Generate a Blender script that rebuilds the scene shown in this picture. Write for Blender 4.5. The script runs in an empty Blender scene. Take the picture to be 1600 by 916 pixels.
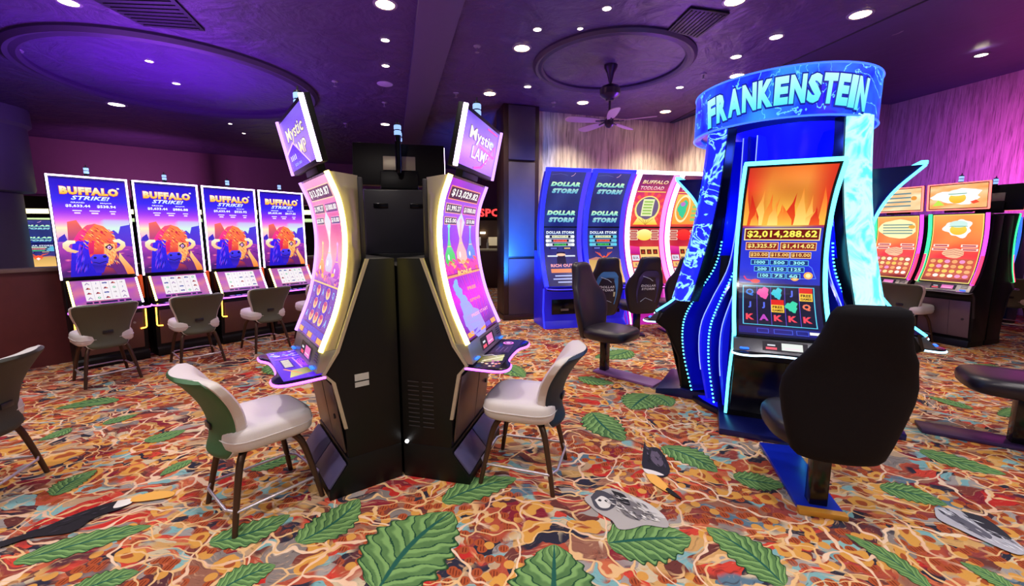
import bpy, bmesh, math, random
import numpy as np
from mathutils import Vector, Matrix
random.seed(7)
SC = bpy.context.scene
COL = SC.collection
R = math.radians
# ------------------------------------------------------------------ camera, world, exposure
CEIL = 3.84
cam_data = bpy.data.cameras.new('camera')
cam_data.sensor_width = 36.0
cam_data.lens = 660.0 / 1600.0 * 36.0
cam_data.clip_start = 0.05
cam_data.clip_end = 100
cam = bpy.data.objects.new('camera', cam_data)
COL.objects.link(cam)
cam.location = (0, 0, 1.6)
cam.rotation_euler = (R(90 - 8.02), 0, 0)
SC.camera = cam
SC.view_settings.view_transform = 'Standard'
SC.view_settings.look = 'None'
SC.view_settings.exposure = 0.25
SC.view_settings.gamma = 1.0
SC.view_settings.use_curve_mapping = False
world = bpy.data.worlds.new('world')
SC.world = world
world.use_nodes = True
world.node_tree.nodes['Background'].inputs[0].default_value = (0.40, 0.36, 0.50, 1)
world.node_tree.nodes['Background'].inputs[1].default_value = 0.18
SC.cycles.max_bounces = 6
SC.cycles.diffuse_bounces = 3
SC.cycles.glossy_bounces = 3
SC.cycles.transmission_bounces = 3
SC.cycles.caustics_reflective = False
SC.cycles.caustics_refractive = False
SC.cycles.sample_clamp_indirect = 4.0
SC.cycles.use_denoising = True


def light(name, kind, loc, target, power, color, size=0.3, spot=None, blend=0.6, size_y=None, parent=None):
    d = bpy.data.lights.new(name, kind)
    d.energy = power
    d.color = color
    if kind == 'AREA':
        d.size = size
        if size_y:
            d.shape = 'RECTANGLE'
            d.size_y = size_y
    else:
        d.shadow_soft_size = size
    if kind == 'SPOT':
        d.spot_size = R(spot or 90)
        d.spot_blend = blend
    o = bpy.data.objects.new(name, d)
    COL.objects.link(o)
    o.location = loc
    v = Vector(target) - Vector(loc)
    o.rotation_euler = v.to_track_quat('-Z', 'Y').to_euler()
    if parent:
        o.parent = parent
    return o


PURPLE = (0.30, 0.045, 1.0)
# coloured uplights of the room: over the left bank, in the middle aisle, over the back row, on the right wall
light('uplight_left_bank', 'AREA', (-4.7, 6.1, 2.45), (-4.8, 6.3, 3.84), 75, PURPLE, 1.4)
light('uplight_left_front', 'AREA', (-4.2, 4.2, 2.5), (-3.6, 4.4, 3.84), 14, (0.4, 0.09, 0.9), 1.2)
light('uplight_middle', 'SPOT', (-1.6, 3.9, 2.2), (-1.7, 4.2, 3.84), 30, (0.42, 0.12, 0.85), 0.25, 150)
light('uplight_fan', 'SPOT', (2.6, 6.6, 2.2), (1.8, 5.6, 3.84), 70, (0.30, 0.08, 0.95), 0.25, 150)
light('uplight_right_front', 'SPOT', (2.6, 2.8, 2.7), (3.0, 4.4, 3.84), 26, (0.3, 0.08, 0.9), 0.25, 140)
light('uplight_right_wall', 'SPOT', (8.2, 7.2, 2.5), (10.05, 8.1, 2.8), 360, (1.0, 0.10, 0.66), 0.3, 105, 1.0)
light('uplight_right_wall_low', 'SPOT', (7.2, 8.2, 2.3), (9.4, 10.4, 2.3), 130, (0.36, 0.12, 1.0), 0.3, 130, 1.0)
light('pilaster_blue_light', 'SPOT', (-0.02, 6.3, 0.35), (0.05, 7.78, 1.55), 1400, (0.02, 0.22, 1.0), 0.12, 52, 1.0)
light('bulkhead_wash', 'SPOT', (-8.2, 9.4, 2.4), (-9.6, 11.6, 3.1), 130, (0.75, 0.25, 0.7), 0.3, 140, 1.0)
light('drum_column_wash', 'SPOT', (-7.0, 5.6, 2.9), (-9.2, 7.3, 2.9), 16, (0.5, 0.3, 0.9), 0.3, 100, 1.0)


# ------------------------------------------------------------------ colour and material helpers
def lin(c):
    c = np.asarray(c, dtype=float) / 255.0
    return np.where(c <= 0.04045, c / 12.92, ((c + 0.055) / 1.055) ** 2.4)


def L3(r, g, b):
    v = lin((r, g, b))
    return (float(v[0]), float(v[1]), float(v[2]))


MATS = {}


def mat(name, color=(128, 128, 128), rough=0.5, metal=0.0, emit=None, power=0.0, vary=0.06, bump=0.0, bscale=40.0, spec=0.5, sample=True):
    if name in MATS:
        return MATS[name]
    m = bpy.data.materials.new(name)
    m.use_nodes = True
    nt = m.node_tree
    b = nt.nodes['Principled BSDF']
    c = L3(*color)
    b.inputs['Roughness'].default_value = rough
    b.inputs['Metallic'].default_value = metal
    b.inputs['Specular IOR Level'].default_value = spec
    tc = nt.nodes.new('ShaderNodeTexCoord')
    nz = nt.nodes.new('ShaderNodeTexNoise')
    nz.inputs['Scale'].default_value = 9.0 if not bump else bscale
    nz.inputs['Detail'].default_value = 4
    nt.links.new(tc.outputs['Object'], nz.inputs['Vector'])
    mx = nt.nodes.new('ShaderNodeMixRGB')
    mx.inputs[1].default_value = (*[x * (1 - vary) for x in c], 1)
    mx.inputs[2].default_value = (*[min(1, x * (1 + vary)) for x in c], 1)
    nt.links.new(nz.outputs['Fac'], mx.inputs[0])
    nt.links.new(mx.outputs[0], b.inputs['Base Color'])
    if bump:
        bp = nt.nodes.new('ShaderNodeBump')
        bp.inputs['Strength'].default_value = bump
        bp.inputs['Distance'].default_value = 0.01
        nt.links.new(nz.outputs['Fac'], bp.inputs['Height'])
        nt.links.new(bp.outputs[0], b.inputs['Normal'])
    if emit:
        b.inputs['Emission Color'].default_value = (*L3(*emit), 1)
        b.inputs['Emission Strength'].default_value = power
        if not sample:
            m.cycles.emission_sampling = 'NONE'
    MATS[name] = m
    return m


def screen_mat(name, power, sample):
    if name in MATS:
        return MATS[name]
    m = bpy.data.materials.new(name)
    m.use_nodes = True
    nt = m.node_tree
    b = nt.nodes['Principled BSDF']
    b.inputs['Base Color'].default_value = (0.01, 0.01, 0.012, 1)
    b.inputs['Roughness'].default_value = 0.25
    a = nt.nodes.new('ShaderNodeVertexColor')
    a.layer_name = 'Col'
    nt.links.new(a.outputs['Color'], b.inputs['Emission Color'])
    b.inputs['Emission Strength'].default_value = power
    m.cycles.emission_sampling = 'AUTO' if sample else 'NONE'
    MATS[name] = m
    return m


def paint_mat(name, rough=0.6):
    if name in MATS:
        return MATS[name]
    m = bpy.data.materials.new(name)
    m.use_nodes = True
    nt = m.node_tree
    b = nt.nodes['Principled BSDF']
    a = nt.nodes.new('ShaderNodeVertexColor')
    a.layer_name = 'Col'
    nt.links.new(a.outputs['Color'], b.inputs['Base Color'])
    b.inputs['Roughness'].default_value = rough
    MATS[name] = m
    return m


# ------------------------------------------------------------------ mesh builder
class MB:
    def __init__(s):
        s.v, s.f, s.m = [], [], []

    def add(s, vs, fs, mi=0, M=None):
        o = len(s.v)
        if M is not None:
            vs = [M @ Vector(p) for p in vs]
        s.v += [tuple(p) for p in vs]
        for f in fs:
            s.f.append(tuple(i + o for i in f))
            s.m.append(mi)
        return s

    def box(s, c, d, mi=0, M=None):
        x, y, z = (a / 2 for a in d)
        vs = [(c[0] + i * x, c[1] + j * y, c[2] + k * z) for k in (-1, 1) for j in (-1, 1) for i in (-1, 1)]
        return s.add(vs, [(0, 2, 3, 1), (4, 5, 7, 6), (0, 1, 5, 4), (2, 6, 7, 3), (0, 4, 6, 2), (1, 3, 7, 5)], mi, M)

    def prism(s, prof, x0, x1, mi=0, M=None):
        """prof: (d, z) pairs, d = distance to the front (-y); extruded along x"""
        n = len(prof)
        vs = [(x0, -d, z) for d, z in prof] + [(x1, -d, z) for d, z in prof]
        fs = [tuple(range(n)), tuple(range(2 * n - 1, n - 1, -1))]
        fs += [(i, i + n, (i + 1) % n + n, (i + 1) % n) for i in range(n)]
        return s.add(vs, fs, mi, M)

    def flat(s, out, z0, z1, mi=0, M=None):
        """outline (x, y) extruded in z"""
        n = len(out)
        vs = [(x, y, z0) for x, y in out] + [(x, y, z1) for x, y in out]
        fs = [tuple(range(n - 1, -1, -1)), tuple(range(n, 2 * n))]
        fs += [(i, (i + 1) % n, (i + 1) % n + n, i + n) for i in range(n)]
        return s.add(vs, fs, mi, M)

    def tube(s, pts, r, n=8, closed=False, mi=0, M=None):
        P = [Vector(p) for p in pts]
        k = len(P)
        rr = r if isinstance(r, (list, tuple)) else [r] * k
        vs, fs = [], []
        prev = None
        for i in range(k):
            a = P[(i - 1) % k] if (closed or i > 0) else P[i]
            b = P[(i + 1) % k] if (closed or i < k - 1) else P[i]
            t = (b - a).normalized()
            if prev is None:
                u = t.orthogonal().normalized()
            else:
                u = (prev - t * prev.dot(t))
                u = u.normalized() if u.length > 1e-6 else t.orthogonal().normalized()
            prev = u
            w = t.cross(u)
            for j in range(n):
                a_ = 2 * math.pi * j / n
                vs.append(P[i] + (u * math.cos(a_) + w * math.sin(a_)) * rr[i])
        for i in range(k if closed else k - 1):
            for j in range(n):
                i2 = (i + 1) % k
                fs.append((i * n + j, i * n + (j + 1) % n, i2 * n + (j + 1) % n, i2 * n + j))
        if not closed:
            fs.append(tuple(range(n - 1, -1, -1)))
            fs.append(tuple((k - 1) * n + j for j in range(n)))
        return s.add(vs, fs, mi, M)

    def lathe(s, prof, n=32, mi=0, M=None, cap=True):
        """prof: (r, z) pairs from bottom to top around z"""
        vs, fs = [], []
        k = len(prof)
        for r, z in prof:
            for j in range(n):
                a = 2 * math.pi * j / n
                vs.append((r * math.cos(a), r * math.sin(a), z))
        for i in range(k - 1):
            for j in range(n):
                fs.append((i * n + j, i * n + (j + 1) % n, (i + 1) * n + (j + 1) % n, (i + 1) * n + j))
        if cap:
            if prof[0][0] > 1e-4:
                fs.append(tuple(range(n - 1, -1, -1)))
            if prof[-1][0] > 1e-4:
                fs.append(tuple((k - 1) * n + j for j in range(n)))
        return s.add(vs, fs, mi, M)

    def loft(s, rings, mi=0, M=None, closed_ring=True, cap=True):
        n = len(rings[0])
        vs = [p for r_ in rings for p in r_]
        fs = []
        for i in range(len(rings) - 1):
            for j in range(n if closed_ring else n - 1):
                fs.append((i * n + j, i * n + (j + 1) % n, (i + 1) * n + (j + 1) % n, (i + 1) * n + j))
        if cap:
            fs.append(tuple(range(n - 1, -1, -1)))
            fs.append(tuple((len(rings) - 1) * n + j for j in range(n)))
        return s.add(vs, fs, mi, M)

    def build(s, name, mats, parent=None, bevel=0.0, smooth=35, seg=2, subd=0):
        me = bpy.data.meshes.new(name)
        me.from_pydata(s.v, [], s.f)
        me.validate()
        if not isinstance(mats, (list, tuple)):
            mats = [mats]
        for m in mats:
            me.materials.append(m)
        if len(me.polygons) == len(s.m):
            me.polygons.foreach_set('material_index', s.m)
        bm = bmesh.new()
        bm.from_mesh(me)
        bmesh.ops.remove_doubles(bm, verts=bm.verts, dist=1e-5)
        bmesh.ops.recalc_face_normals(bm, faces=bm.faces)
        if bevel:
            es = [e for e in bm.edges if len(e.link_faces) == 2 and e.calc_face_angle(0) > R(28)]
            bmesh.ops.bevel(bm, geom=es, offset=bevel, segments=seg, affect='EDGES', profile=0.5, clamp_overlap=True)
        bm.to_mesh(me)
        bm.free()
        me.polygons.foreach_set('use_smooth', [True] * len(me.polygons))
        me.set_sharp_from_angle(angle=R(smooth))
        o = bpy.data.objects.new(name, me)
        COL.objects.link(o)
        if parent:
            o.parent = parent
        if subd:
            md = o.modifiers.new('subdivision', 'SUBSURF')
            md.levels = md.render_levels = subd
        return o


def superring(cx, cy, cz, rx, ry, e=3.0, n=28, tilt=0.0):
    out = []
    for j in range(n):
        a = 2 * math.pi * j / n
        c, s_ = math.cos(a), math.sin(a)
        x = rx * math.copysign(abs(c) ** (2 / e), c)
        y = ry * math.copysign(abs(s_) ** (2 / e), s_)
        out.append((cx + x, cy + y, cz + tilt * y))
    return out


def spline(pts, n):
    """Catmull-Rom through pts, n samples, any dimension"""
    P = np.array(pts, dtype=float)
    P = np.vstack([2 * P[0] - P[1], P, 2 * P[-1] - P[-2]])
    out = []
    m = len(P) - 3
    for k in range(n):
        t = k / (n - 1) * m
        i = min(int(t), m - 1)
        u = t - i
        p0, p1, p2, p3 = P[i:i + 4]
        out.append(0.5 * ((2 * p1) + (-p0 + p2) * u + (2 * p0 - 5 * p1 + 4 * p2 - p3) * u * u + (-p0 + 3 * p1 - 3 * p2 + p3) * u ** 3))
    return np.array(out)


def props(o, label=None, cat=None, group=None, kind=None):
    if label:
        o['label'] = label
    if cat:
        o['category'] = cat
    if group:
        o['group'] = group
    if kind:
        o['kind'] = kind
    return o


def thing(name, label, cat, loc=(0, 0, 0), rot=0.0, group=None):
    o = bpy.data.objects.new(name, None)
    o.empty_display_size = 0.1
    COL.objects.link(o)
    o.location = loc
    o.rotation_euler = (0, 0, rot)
    return props(o, label, cat, group)


def struct(name, mb, m, **k):
    return props(mb.build(name, m, **k), kind='structure')


def copy_tree(o, parent=None):
    c = o.copy()
    COL.objects.link(c)
    if parent:
        c.parent = parent
    for ch in list(o.children):
        copy_tree(ch, c)
    return c


# ------------------------------------------------------------------ flat artwork for lit screens and printed faces
_TXT = {}


def text_geo(s, bold=0.0, shear=0.0):
    key = (s, bold, shear)
    if key not in _TXT:
        cu = bpy.data.curves.new('glyphs', 'FONT')
        cu.body = s
        cu.size = 1.0
        cu.offset = bold
        cu.shear = shear
        cu.resolution_u = 2
        cu.space_character = 1.0 + bold * 2
        ob = bpy.data.objects.new('glyphs', cu)
        COL.objects.link(ob)
        dg = bpy.context.evaluated_depsgraph_get()
        me = bpy.data.meshes.new_from_object(ob.evaluated_get(dg))
        v = np.array([p.co[:2] for p in me.vertices]) if len(me.vertices) else np.zeros((0, 2))
        f = [tuple(p.vertices) for p in me.polygons]
        bpy.data.meshes.remove(me)
        bpy.data.objects.remove(ob)
        bpy.data.curves.remove(cu)
        _TXT[key] = (v, f)
    return _TXT[key]


class Art:
    """W x H canvas in metres; every piece keeps (verts2d, faces, colour, layer)"""

    def __init__(s, W, H, bg=(0, 0, 0), nu=1, nv=None, fn=None):
        s.W, s.H = W, H
        s.p = []
        nv = nv or max(1, int(H / 0.04))
        s.grid(0, 0, W, H, nu, nv, fn or (lambda u, v: bg), 0)

    def grid(s, x, y, w, h, nu, nv, fn, layer):
        vs, fs, cs = [], [], []
        for j in range(nv + 1):
            for i in range(nu + 1):
                u, v = i / nu, j / nv
                vs.append((x + u * w, y + v * h))
                cs.append(fn(u, v))
        for j in range(nv):
            for i in range(nu):
                a = j * (nu + 1) + i
                fs.append((a, a + 1, a + nu + 2, a + nu + 1))
        s.p.append((np.array(vs), fs, lin(np.array(cs, dtype=float)), layer))
        return s

    def rect(s, x, y, w, h, c, layer=1, c2=None):
        c2 = c2 or c
        s.p.append((np.array([(x, y), (x + w, y), (x + w, y + h), (x, y + h)]), [(0, 1, 2, 3)], lin(np.array([c, c, c2, c2], float)), layer))
        return s

    def frame(s, x, y, w, h, t, c, layer=1):
        s.rect(x, y, w, t, c, layer)
        s.rect(x, y + h - t, w, t, c, layer)
        s.rect(x, y + t, t, h - 2 * t, c, layer)
        s.rect(x + w - t, y + t, t, h - 2 * t, c, layer)
        return s

    def poly(s, pts, c, layer=1, c2=None):
        P = np.array(pts, float)
        if c2 is None:
            C = np.tile(np.array(c, float), (len(P), 1))
        else:
            t = (P[:, 1] - P[:, 1].min()) / max(1e-6, np.ptp(P[:, 1]))
            C = np.array(c, float)[None] * (1 - t[:, None]) + np.array(c2, float)[None] * t[:, None]
        s.p.append((P, [tuple(range(len(P)))], lin(C), layer))
        return s

    def blob(s, cx, cy, rx, ry, c, layer=1, n=22, rot=0.0, c2=None, wob=0.0, seed=0):
        rnd = random.Random(seed)
        ph = rnd.random() * 6
        pts = []
        for j in range(n):
            a = 2 * math.pi * j / n
            k = 1 + wob * math.sin(3 * a + ph) + wob * 0.6 * math.sin(7 * a + ph * 2)
            x, y = rx * k * math.cos(a), ry * k * math.sin(a)
            pts.append((cx + x * math.cos(rot) - y * math.sin(rot), cy + x * math.sin(rot) + y * math.cos(rot)))
        return s.poly(pts, c, layer, c2)

    def line(s, pts, w, c, layer=1):
        P = np.array(pts, float)
        for a, b in zip(P[:-1], P[1:]):
            d = b - a
            l = np.hypot(*d)
            if l < 1e-6:
                continue
            nrm = np.array([-d[1], d[0]]) / l * w / 2
            s.poly([a - nrm, b - nrm, b + nrm, a + nrm], c, layer)
        return s

    def text(s, t, cx, cy, h, c, w=None, layer=3, bold=0.02, shear=0.0, c2=None, outline=None, oc=(0, 0, 0), rot=0.0):
        todo = [(bold, c, c2, layer)]
        if outline:
            todo.insert(0, (bold + outline, oc, None, layer - 1))
        base, _ = text_geo(t, bold, shear)
        if not len(base):
            return s
        lo, hi = base.min(0), base.max(0)
        ky = h / (hi[1] - lo[1])
        kx = (w / (hi[0] - lo[0])) if w else ky
        mid = (lo + hi) / 2
        for bd, col, col2, ly in todo:
            v, f = text_geo(t, bd, shear)
            l2, h2 = v.min(0), v.max(0)
            P = (v - (l2 + h2) / 2) * np.array([kx * (hi[0] - lo[0] + 2 * (bd - bold)) / max(1e-6, h2[0] - l2[0]), ky])
            if rot:
                cr, sr = math.cos(rot), math.sin(rot)
                P = P @ np.array([[cr, sr], [-sr, cr]])
            if col2 is not None:
                tt = np.clip(P[:, 1] / h + 0.5, 0, 1)[:, None]
                C = np.array(col, float) * (1 - tt) + np.array(col2, float) * tt
            else:
                C = np.tile(np.array(col, float), (len(P), 1))
            P = P + np.array([cx, cy])
            s.p.append((P, f, lin(C), ly))
        return s

    def build(s, name, mapf, mats, parent=None, step=0.05, gap=0.0007):
        bm = bmesh.new()
        cl = bm.loops.layers.float_color.new('Col')
        fl = bm.faces.layers.int.new('ly')
        hl = bm.verts.layers.float.new('h')
        for P, F, C, ly in s.p:
            vs = [bm.verts.new((p[0], p[1], ly * gap)) for p in P]
            for f in F:
                try:
                    fc = bm.faces.new([vs[i] for i in f])
                except ValueError:
                    continue
                fc.material_index = 0 if ly == 0 else min(1, len(mats) - 1)
                for lp, i in zip(fc.loops, f):
                    lp[cl] = (C[i][0], C[i][1], C[i][2], 1)
        if step:
            y = step
            while y < s.H:
                hit = [g for g in bm.faces if min(v.co.y for v in g.verts) < y - 1e-4 and max(v.co.y for v in g.verts) > y + 1e-4]
                if hit:
                    geom = hit + list({e for g in hit for e in g.edges}) + list({v for g in hit for v in g.verts})
                    bmesh.ops.bisect_plane(bm, geom=geom, plane_co=(0, y, 0), plane_no=(0, 1, 0), dist=1e-6)
                y += step
        for v in bm.verts:
            v.co = Vector(mapf(v.co.x, v.co.y, v.co.z))
        me = bpy.data.meshes.new(name)
        bm.normal_update()
        bm.to_mesh(me)
        bm.free()
        for m in mats:
            me.materials.append(m)
        o = bpy.data.objects.new(name, me)
        COL.objects.link(o)
        if parent:
            o.parent = parent
        return o


class Curve:
    """side profile (d, z) from bottom to top -> arc-length map for screens and strips"""

    def __init__(s, pts, n=60):
        s.P = spline(pts, n)
        seg = np.hypot(*np.diff(s.P, axis=0).T)
        s.S = np.concatenate([[0], np.cumsum(seg)])
        s.H = float(s.S[-1])

    def at(s, t):
        t = min(max(t, 0.0), s.H)
        d = float(np.interp(t, s.S, s.P[:, 0]))
        z = float(np.interp(t, s.S, s.P[:, 1]))
        e = 0.01
        d1, z1 = float(np.interp(t + e, s.S, s.P[:, 0])), float(np.interp(t + e, s.S, s.P[:, 1]))
        d0, z0 = float(np.interp(t - e, s.S, s.P[:, 0])), float(np.interp(t - e, s.S, s.P[:, 1]))
        td, tz = d1 - d0, z1 - z0
        l = math.hypot(td, tz)
        return d, z, tz / l, -td / l          # point and outward normal (d, z)

    def map(s, W, off=0.0):
        def f(u, v, h):
            d, z, nd, nz = s.at(v)
            return (u - W / 2, -(d + nd * (h + off)), z + nz * (h + off))
        return f

    def strip(s, x0, x1, a, b, n=40, t0=0.0, t1=1.0):
        """closed band between offsets a and b along the profile, from x0 to x1; returns rings"""
        rings = []
        for k in range(n + 1):
            t = (t0 + (t1 - t0) * k / n) * s.H
            d, z, nd, nz = s.at(min(max(t, 0.0001), s.H - 0.0001))
            rings.append([(x0, -(d + nd * a), z + nz * a), (x1, -(d + nd * a), z + nz * a), (x1, -(d + nd * b), z + nz * b), (x0, -(d + nd * b), z + nz * b)])
        return rings


def normal_rot(deg):
    """object z-rotation whose front (-y) points along the compass angle deg (0 = +x, 90 = +y)"""
    return R(deg + 90)


# ------------------------------------------------------------------ node shorthand
class NT:
    def __init__(s, m):
        m.use_nodes = True
        s.t = m.node_tree
        s.b = s.t.nodes['Principled BSDF']

    def put(s, sock, v):
        if hasattr(v, 'is_output') or isinstance(v, bpy.types.NodeSocket):
            s.t.links.new(v, sock)
        else:
            sock.default_value = v

    def math(s, op, a, b=0.0, c=None, clamp=False):
        n = s.t.nodes.new('ShaderNodeMath')
        n.operation = op
        n.use_clamp = clamp
        s.put(n.inputs[0], a)
        s.put(n.inputs[1], b)
        if c is not None:
            s.put(n.inputs[2], c)
        return n.outputs[0]

    def mix(s, f, a, b, mode='MIX'):
        n = s.t.nodes.new('ShaderNodeMixRGB')
        n.blend_type = mode
        s.put(n.inputs[0], f)
        s.put(n.inputs[1], a if not isinstance(a, tuple) else (*L3(*a), 1))
        s.put(n.inputs[2], b if not isinstance(b, tuple) else (*L3(*b), 1))
        return n.outputs[0]

    def noise(s, vec, scale, detail=3, dist=0.0):
        n = s.t.nodes.new('ShaderNodeTexNoise')
        s.put(n.inputs['Vector'], vec)
        n.inputs['Scale'].default_value = scale
        n.inputs['Detail'].default_value = detail
        n.inputs['Distortion'].default_value = dist
        return n

    def vor(s, vec, scale, feature='F1', rnd=1.0):
        n = s.t.nodes.new('ShaderNodeTexVoronoi')
        n.feature = feature
        n.voronoi_dimensions = '2D'
        s.put(n.inputs['Vector'], vec)
        n.inputs['Scale'].default_value = scale
        n.inputs['Randomness'].default_value = rnd
        return n

    def vmath(s, op, a, b=None, scale=None):
        n = s.t.nodes.new('ShaderNodeVectorMath')
        n.operation = op
        s.put(n.inputs[0], a)
        if b is not None:
            s.put(n.inputs[1], b)
        if scale is not None:
            n.inputs['Scale'].default_value = scale
        return n.outputs[0]

    def ramp(s, f, stops, mode='CONSTANT'):
        n = s.t.nodes.new('ShaderNodeValToRGB')
        n.color_ramp.interpolation = mode
        e = n.color_ramp.elements
        while len(e) < len(stops):
            e.new(0.5)
        for k, (p, c) in enumerate(stops):
            e[k].position = p
            e[k].color = (*L3(*c), 1)
        s.put(n.inputs[0], f)
        return n.outputs[0]

    def pos(s):
        return s.t.nodes.new('ShaderNodeTexCoord').outputs['Object']

    def sep(s, v):
        n = s.t.nodes.new('ShaderNodeSeparateXYZ')
        s.put(n.inputs[0], v)
        return n.outputs

    def step(s, v, a, b):
        """smooth 0..1 between a and b"""
        n = s.t.nodes.new('ShaderNodeMapRange')
        n.interpolation_type = 'SMOOTHSTEP'
        s.put(n.inputs[0], v)
        n.inputs[1].default_value = a
        n.inputs[2].default_value = b
        return n.outputs[0]


def carpet_mat():
    m = bpy.data.materials.new('carpet')
    T = NT(m)
    P = T.pos()
    n1 = T.noise(P, 1.7, 3)
    off = T.vmath('SUBTRACT', n1.outputs['Color'], (0.5, 0.5, 0.5))
    W = T.vmath('ADD', P, T.vmath('SCALE', off, scale=0.55))
    n2 = T.noise(P, 7.0, 2)
    W2 = T.vmath('ADD', W, T.vmath('SCALE', T.vmath('SUBTRACT', n2.outputs['Color'], (0.5, 0.5, 0.5)), scale=0.10))
    mp = T.t.nodes.new('ShaderNodeMapping')
    T.put(mp.inputs[0], W2)
    mp.inputs['Rotation'].default_value = (0, 0, 0.5)
    mp.inputs['Scale'].default_value = (1.0, 2.1, 1)
    S = mp.outputs[0]
    # painted patches
    v1 = T.vor(S, 5.2)
    r1 = T.sep(v1.outputs['Color'])[0]
    pal = T.ramp(r1, [(0.0, (186, 84, 62)), (0.10, (130, 66, 58)), (0.20, (196, 164, 130)), (0.29, (204, 50, 46)), (0.37, (140, 130, 126)),
                      (0.47, (46, 48, 66)), (0.56, (140, 190, 190)), (0.64, (156, 104, 86)), (0.73, (140, 40, 56)), (0.81, (214, 168, 104)), (0.87, (92, 52, 60)), (0.93, (92, 124, 144))])
    v2 = T.vor(T.vmath('ADD', S, (3.7, 1.9, 0)), 10.0)
    r2 = T.sep(v2.outputs['Color'])[1]
    pal2 = T.ramp(r2, [(0.0, (212, 112, 78)), (0.13, (112, 60, 56)), (0.25, (214, 196, 164)), (0.37, (216, 72, 58)), (0.46, (168, 160, 156)),
                       (0.58, (44, 46, 62)), (0.68, (130, 182, 186)), (0.77, (214, 166, 104)), (0.86, (150, 66, 64))])
    sel = T.step(T.noise(P, 2.4, 2).outputs['Fac'], 0.47, 0.53)
    base = T.mix(sel, pal, pal2)
    # brush streaks inside the patches
    mp2 = T.t.nodes.new('ShaderNodeMapping')
    T.put(mp2.inputs[0], W2)
    mp2.inputs['Rotation'].default_value = (0, 0, 0.8)
    mp2.inputs['Scale'].default_value = (1, 5, 1)
    st = T.noise(mp2.outputs[0], 14, 3, 0.6).outputs['Fac']
    base = T.mix(T.math('MULTIPLY', T.step(st, 0.42, 0.30), 0.55), base, (60, 34, 40))
    base = T.mix(T.math('MULTIPLY', T.step(st, 0.58, 0.70), 0.55), base, (226, 178, 140))
    # coin-like discs in drifts
    vc = T.vor(P, 15.0, rnd=0.85)
    dc = vc.outputs['Distance']
    cm = T.math('MULTIPLY', T.step(dc, 0.43, 0.39), T.step(T.noise(T.vmath('ADD', P, (5.3, 2.2, 0)), 1.5, 2).outputs['Fac'], 0.47, 0.52))
    rr = T.math('MULTIPLY', T.math('SINE', T.math('MULTIPLY', T.sep(P)[0], 420.0)), T.step(dc, 0.30, 0.22))
    coin = T.mix(T.step(rr, 0.1, 0.5), (178, 84, 48), (122, 50, 34))
    coin = T.mix(T.math('GREATER_THAN', T.sep(vc.outputs['Color'])[1], 0.72), coin, (222, 160, 78))
    base = T.mix(cm, base, coin)
    # larger ochre flowers with a brown centre
    vf = T.vor(T.vmath('ADD', W2, (9.1, 4.4, 0)), 4.4, rnd=0.9)
    fm = T.math('MULTIPLY', T.step(vf.outputs['Distance'], 0.27, 0.25), T.math('GREATER_THAN', T.sep(vf.outputs['Color'])[0], 0.62))
    fl_ = T.mix(T.step(vf.outputs['Distance'], 0.12, 0.10), (226, 164, 78), (170, 84, 48))
    base = T.mix(fm, base, fl_)
    # vines: thin pale lines
    e1 = T.vor(T.vmath('ADD', W2, (1.3, 7.7, 0)), 3.4, 'DISTANCE_TO_EDGE').outputs['Distance']
    e2 = T.vor(S, 4.6, 'DISTANCE_TO_EDGE').outputs['Distance']
    gate = T.noise(P, 2.0, 2).outputs['Fac']
    vm = T.math('MULTIPLY', T.step(e1, 0.034, 0.020), T.step(gate, 0.40, 0.48))
    vcol = T.mix(T.noise(P, 5, 1).outputs['Fac'], (244, 176, 136), (246, 236, 210))
    base = T.mix(vm, base, vcol)
    vm2 = T.math('MULTIPLY', T.step(e2, 0.052, 0.030), T.step(gate, 0.60, 0.50))
    base = T.mix(vm2, base, (240, 196, 140))
    # dark outline along some vines
    pile = T.noise(P, 260, 2).outputs['Fac']
    base = T.mix(T.math('MULTIPLY', pile, 0.25), base, (60, 40, 40))
    T.put(T.b.inputs['Base Color'], base)
    T.b.inputs['Roughness'].default_value = 0.95
    T.b.inputs['Specular IOR Level'].default_value = 0.1
    bp = T.t.nodes.new('ShaderNodeBump')
    bp.inputs['Strength'].default_value = 0.25
    bp.inputs['Distance'].default_value = 0.004
    T.put(bp.inputs['Height'], pile)
    T.put(T.b.inputs['Normal'], bp.outputs[0])
    return m


def leaf_mat():
    m = bpy.data.materials.new('carpet_leaf')
    T = NT(m)
    uv = T.t.nodes.new('ShaderNodeUVMap').outputs[0]
    o = T.sep(uv)
    u, v = o[0], o[1]
    av = T.math('ABSOLUTE', v)
    P = T.pos()
    wob = T.math('MULTIPLY', T.noise(P, 9, 3).outputs['Fac'], 0.9)
    k = T.math('FRACT', T.math('ADD', T.math('SUBTRACT', T.math('MULTIPLY', u, 8.0), T.math('MULTIPLY', av, 2.2)), wob))
    tone = T.mix(T.noise(P, 6, 3).outputs['Fac'], (50, 90, 60), (116, 154, 90))
    c = T.mix(T.step(k, 0.35, 0.6), tone, (126, 166, 100))
    c = T.mix(T.step(k, 0.84, 0.93), c, (34, 72, 52))
    c = T.mix(T.step(av, 0.075, 0.045), c, (40, 92, 80))
    c = T.mix(T.step(av, 0.90, 0.97), c, (40, 70, 44))
    T.put(T.b.inputs['Base Color'], c)
    T.b.inputs['Roughness'].default_value = 0.95
    T.b.inputs['Specular IOR Level'].default_value = 0.1
    return m


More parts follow.
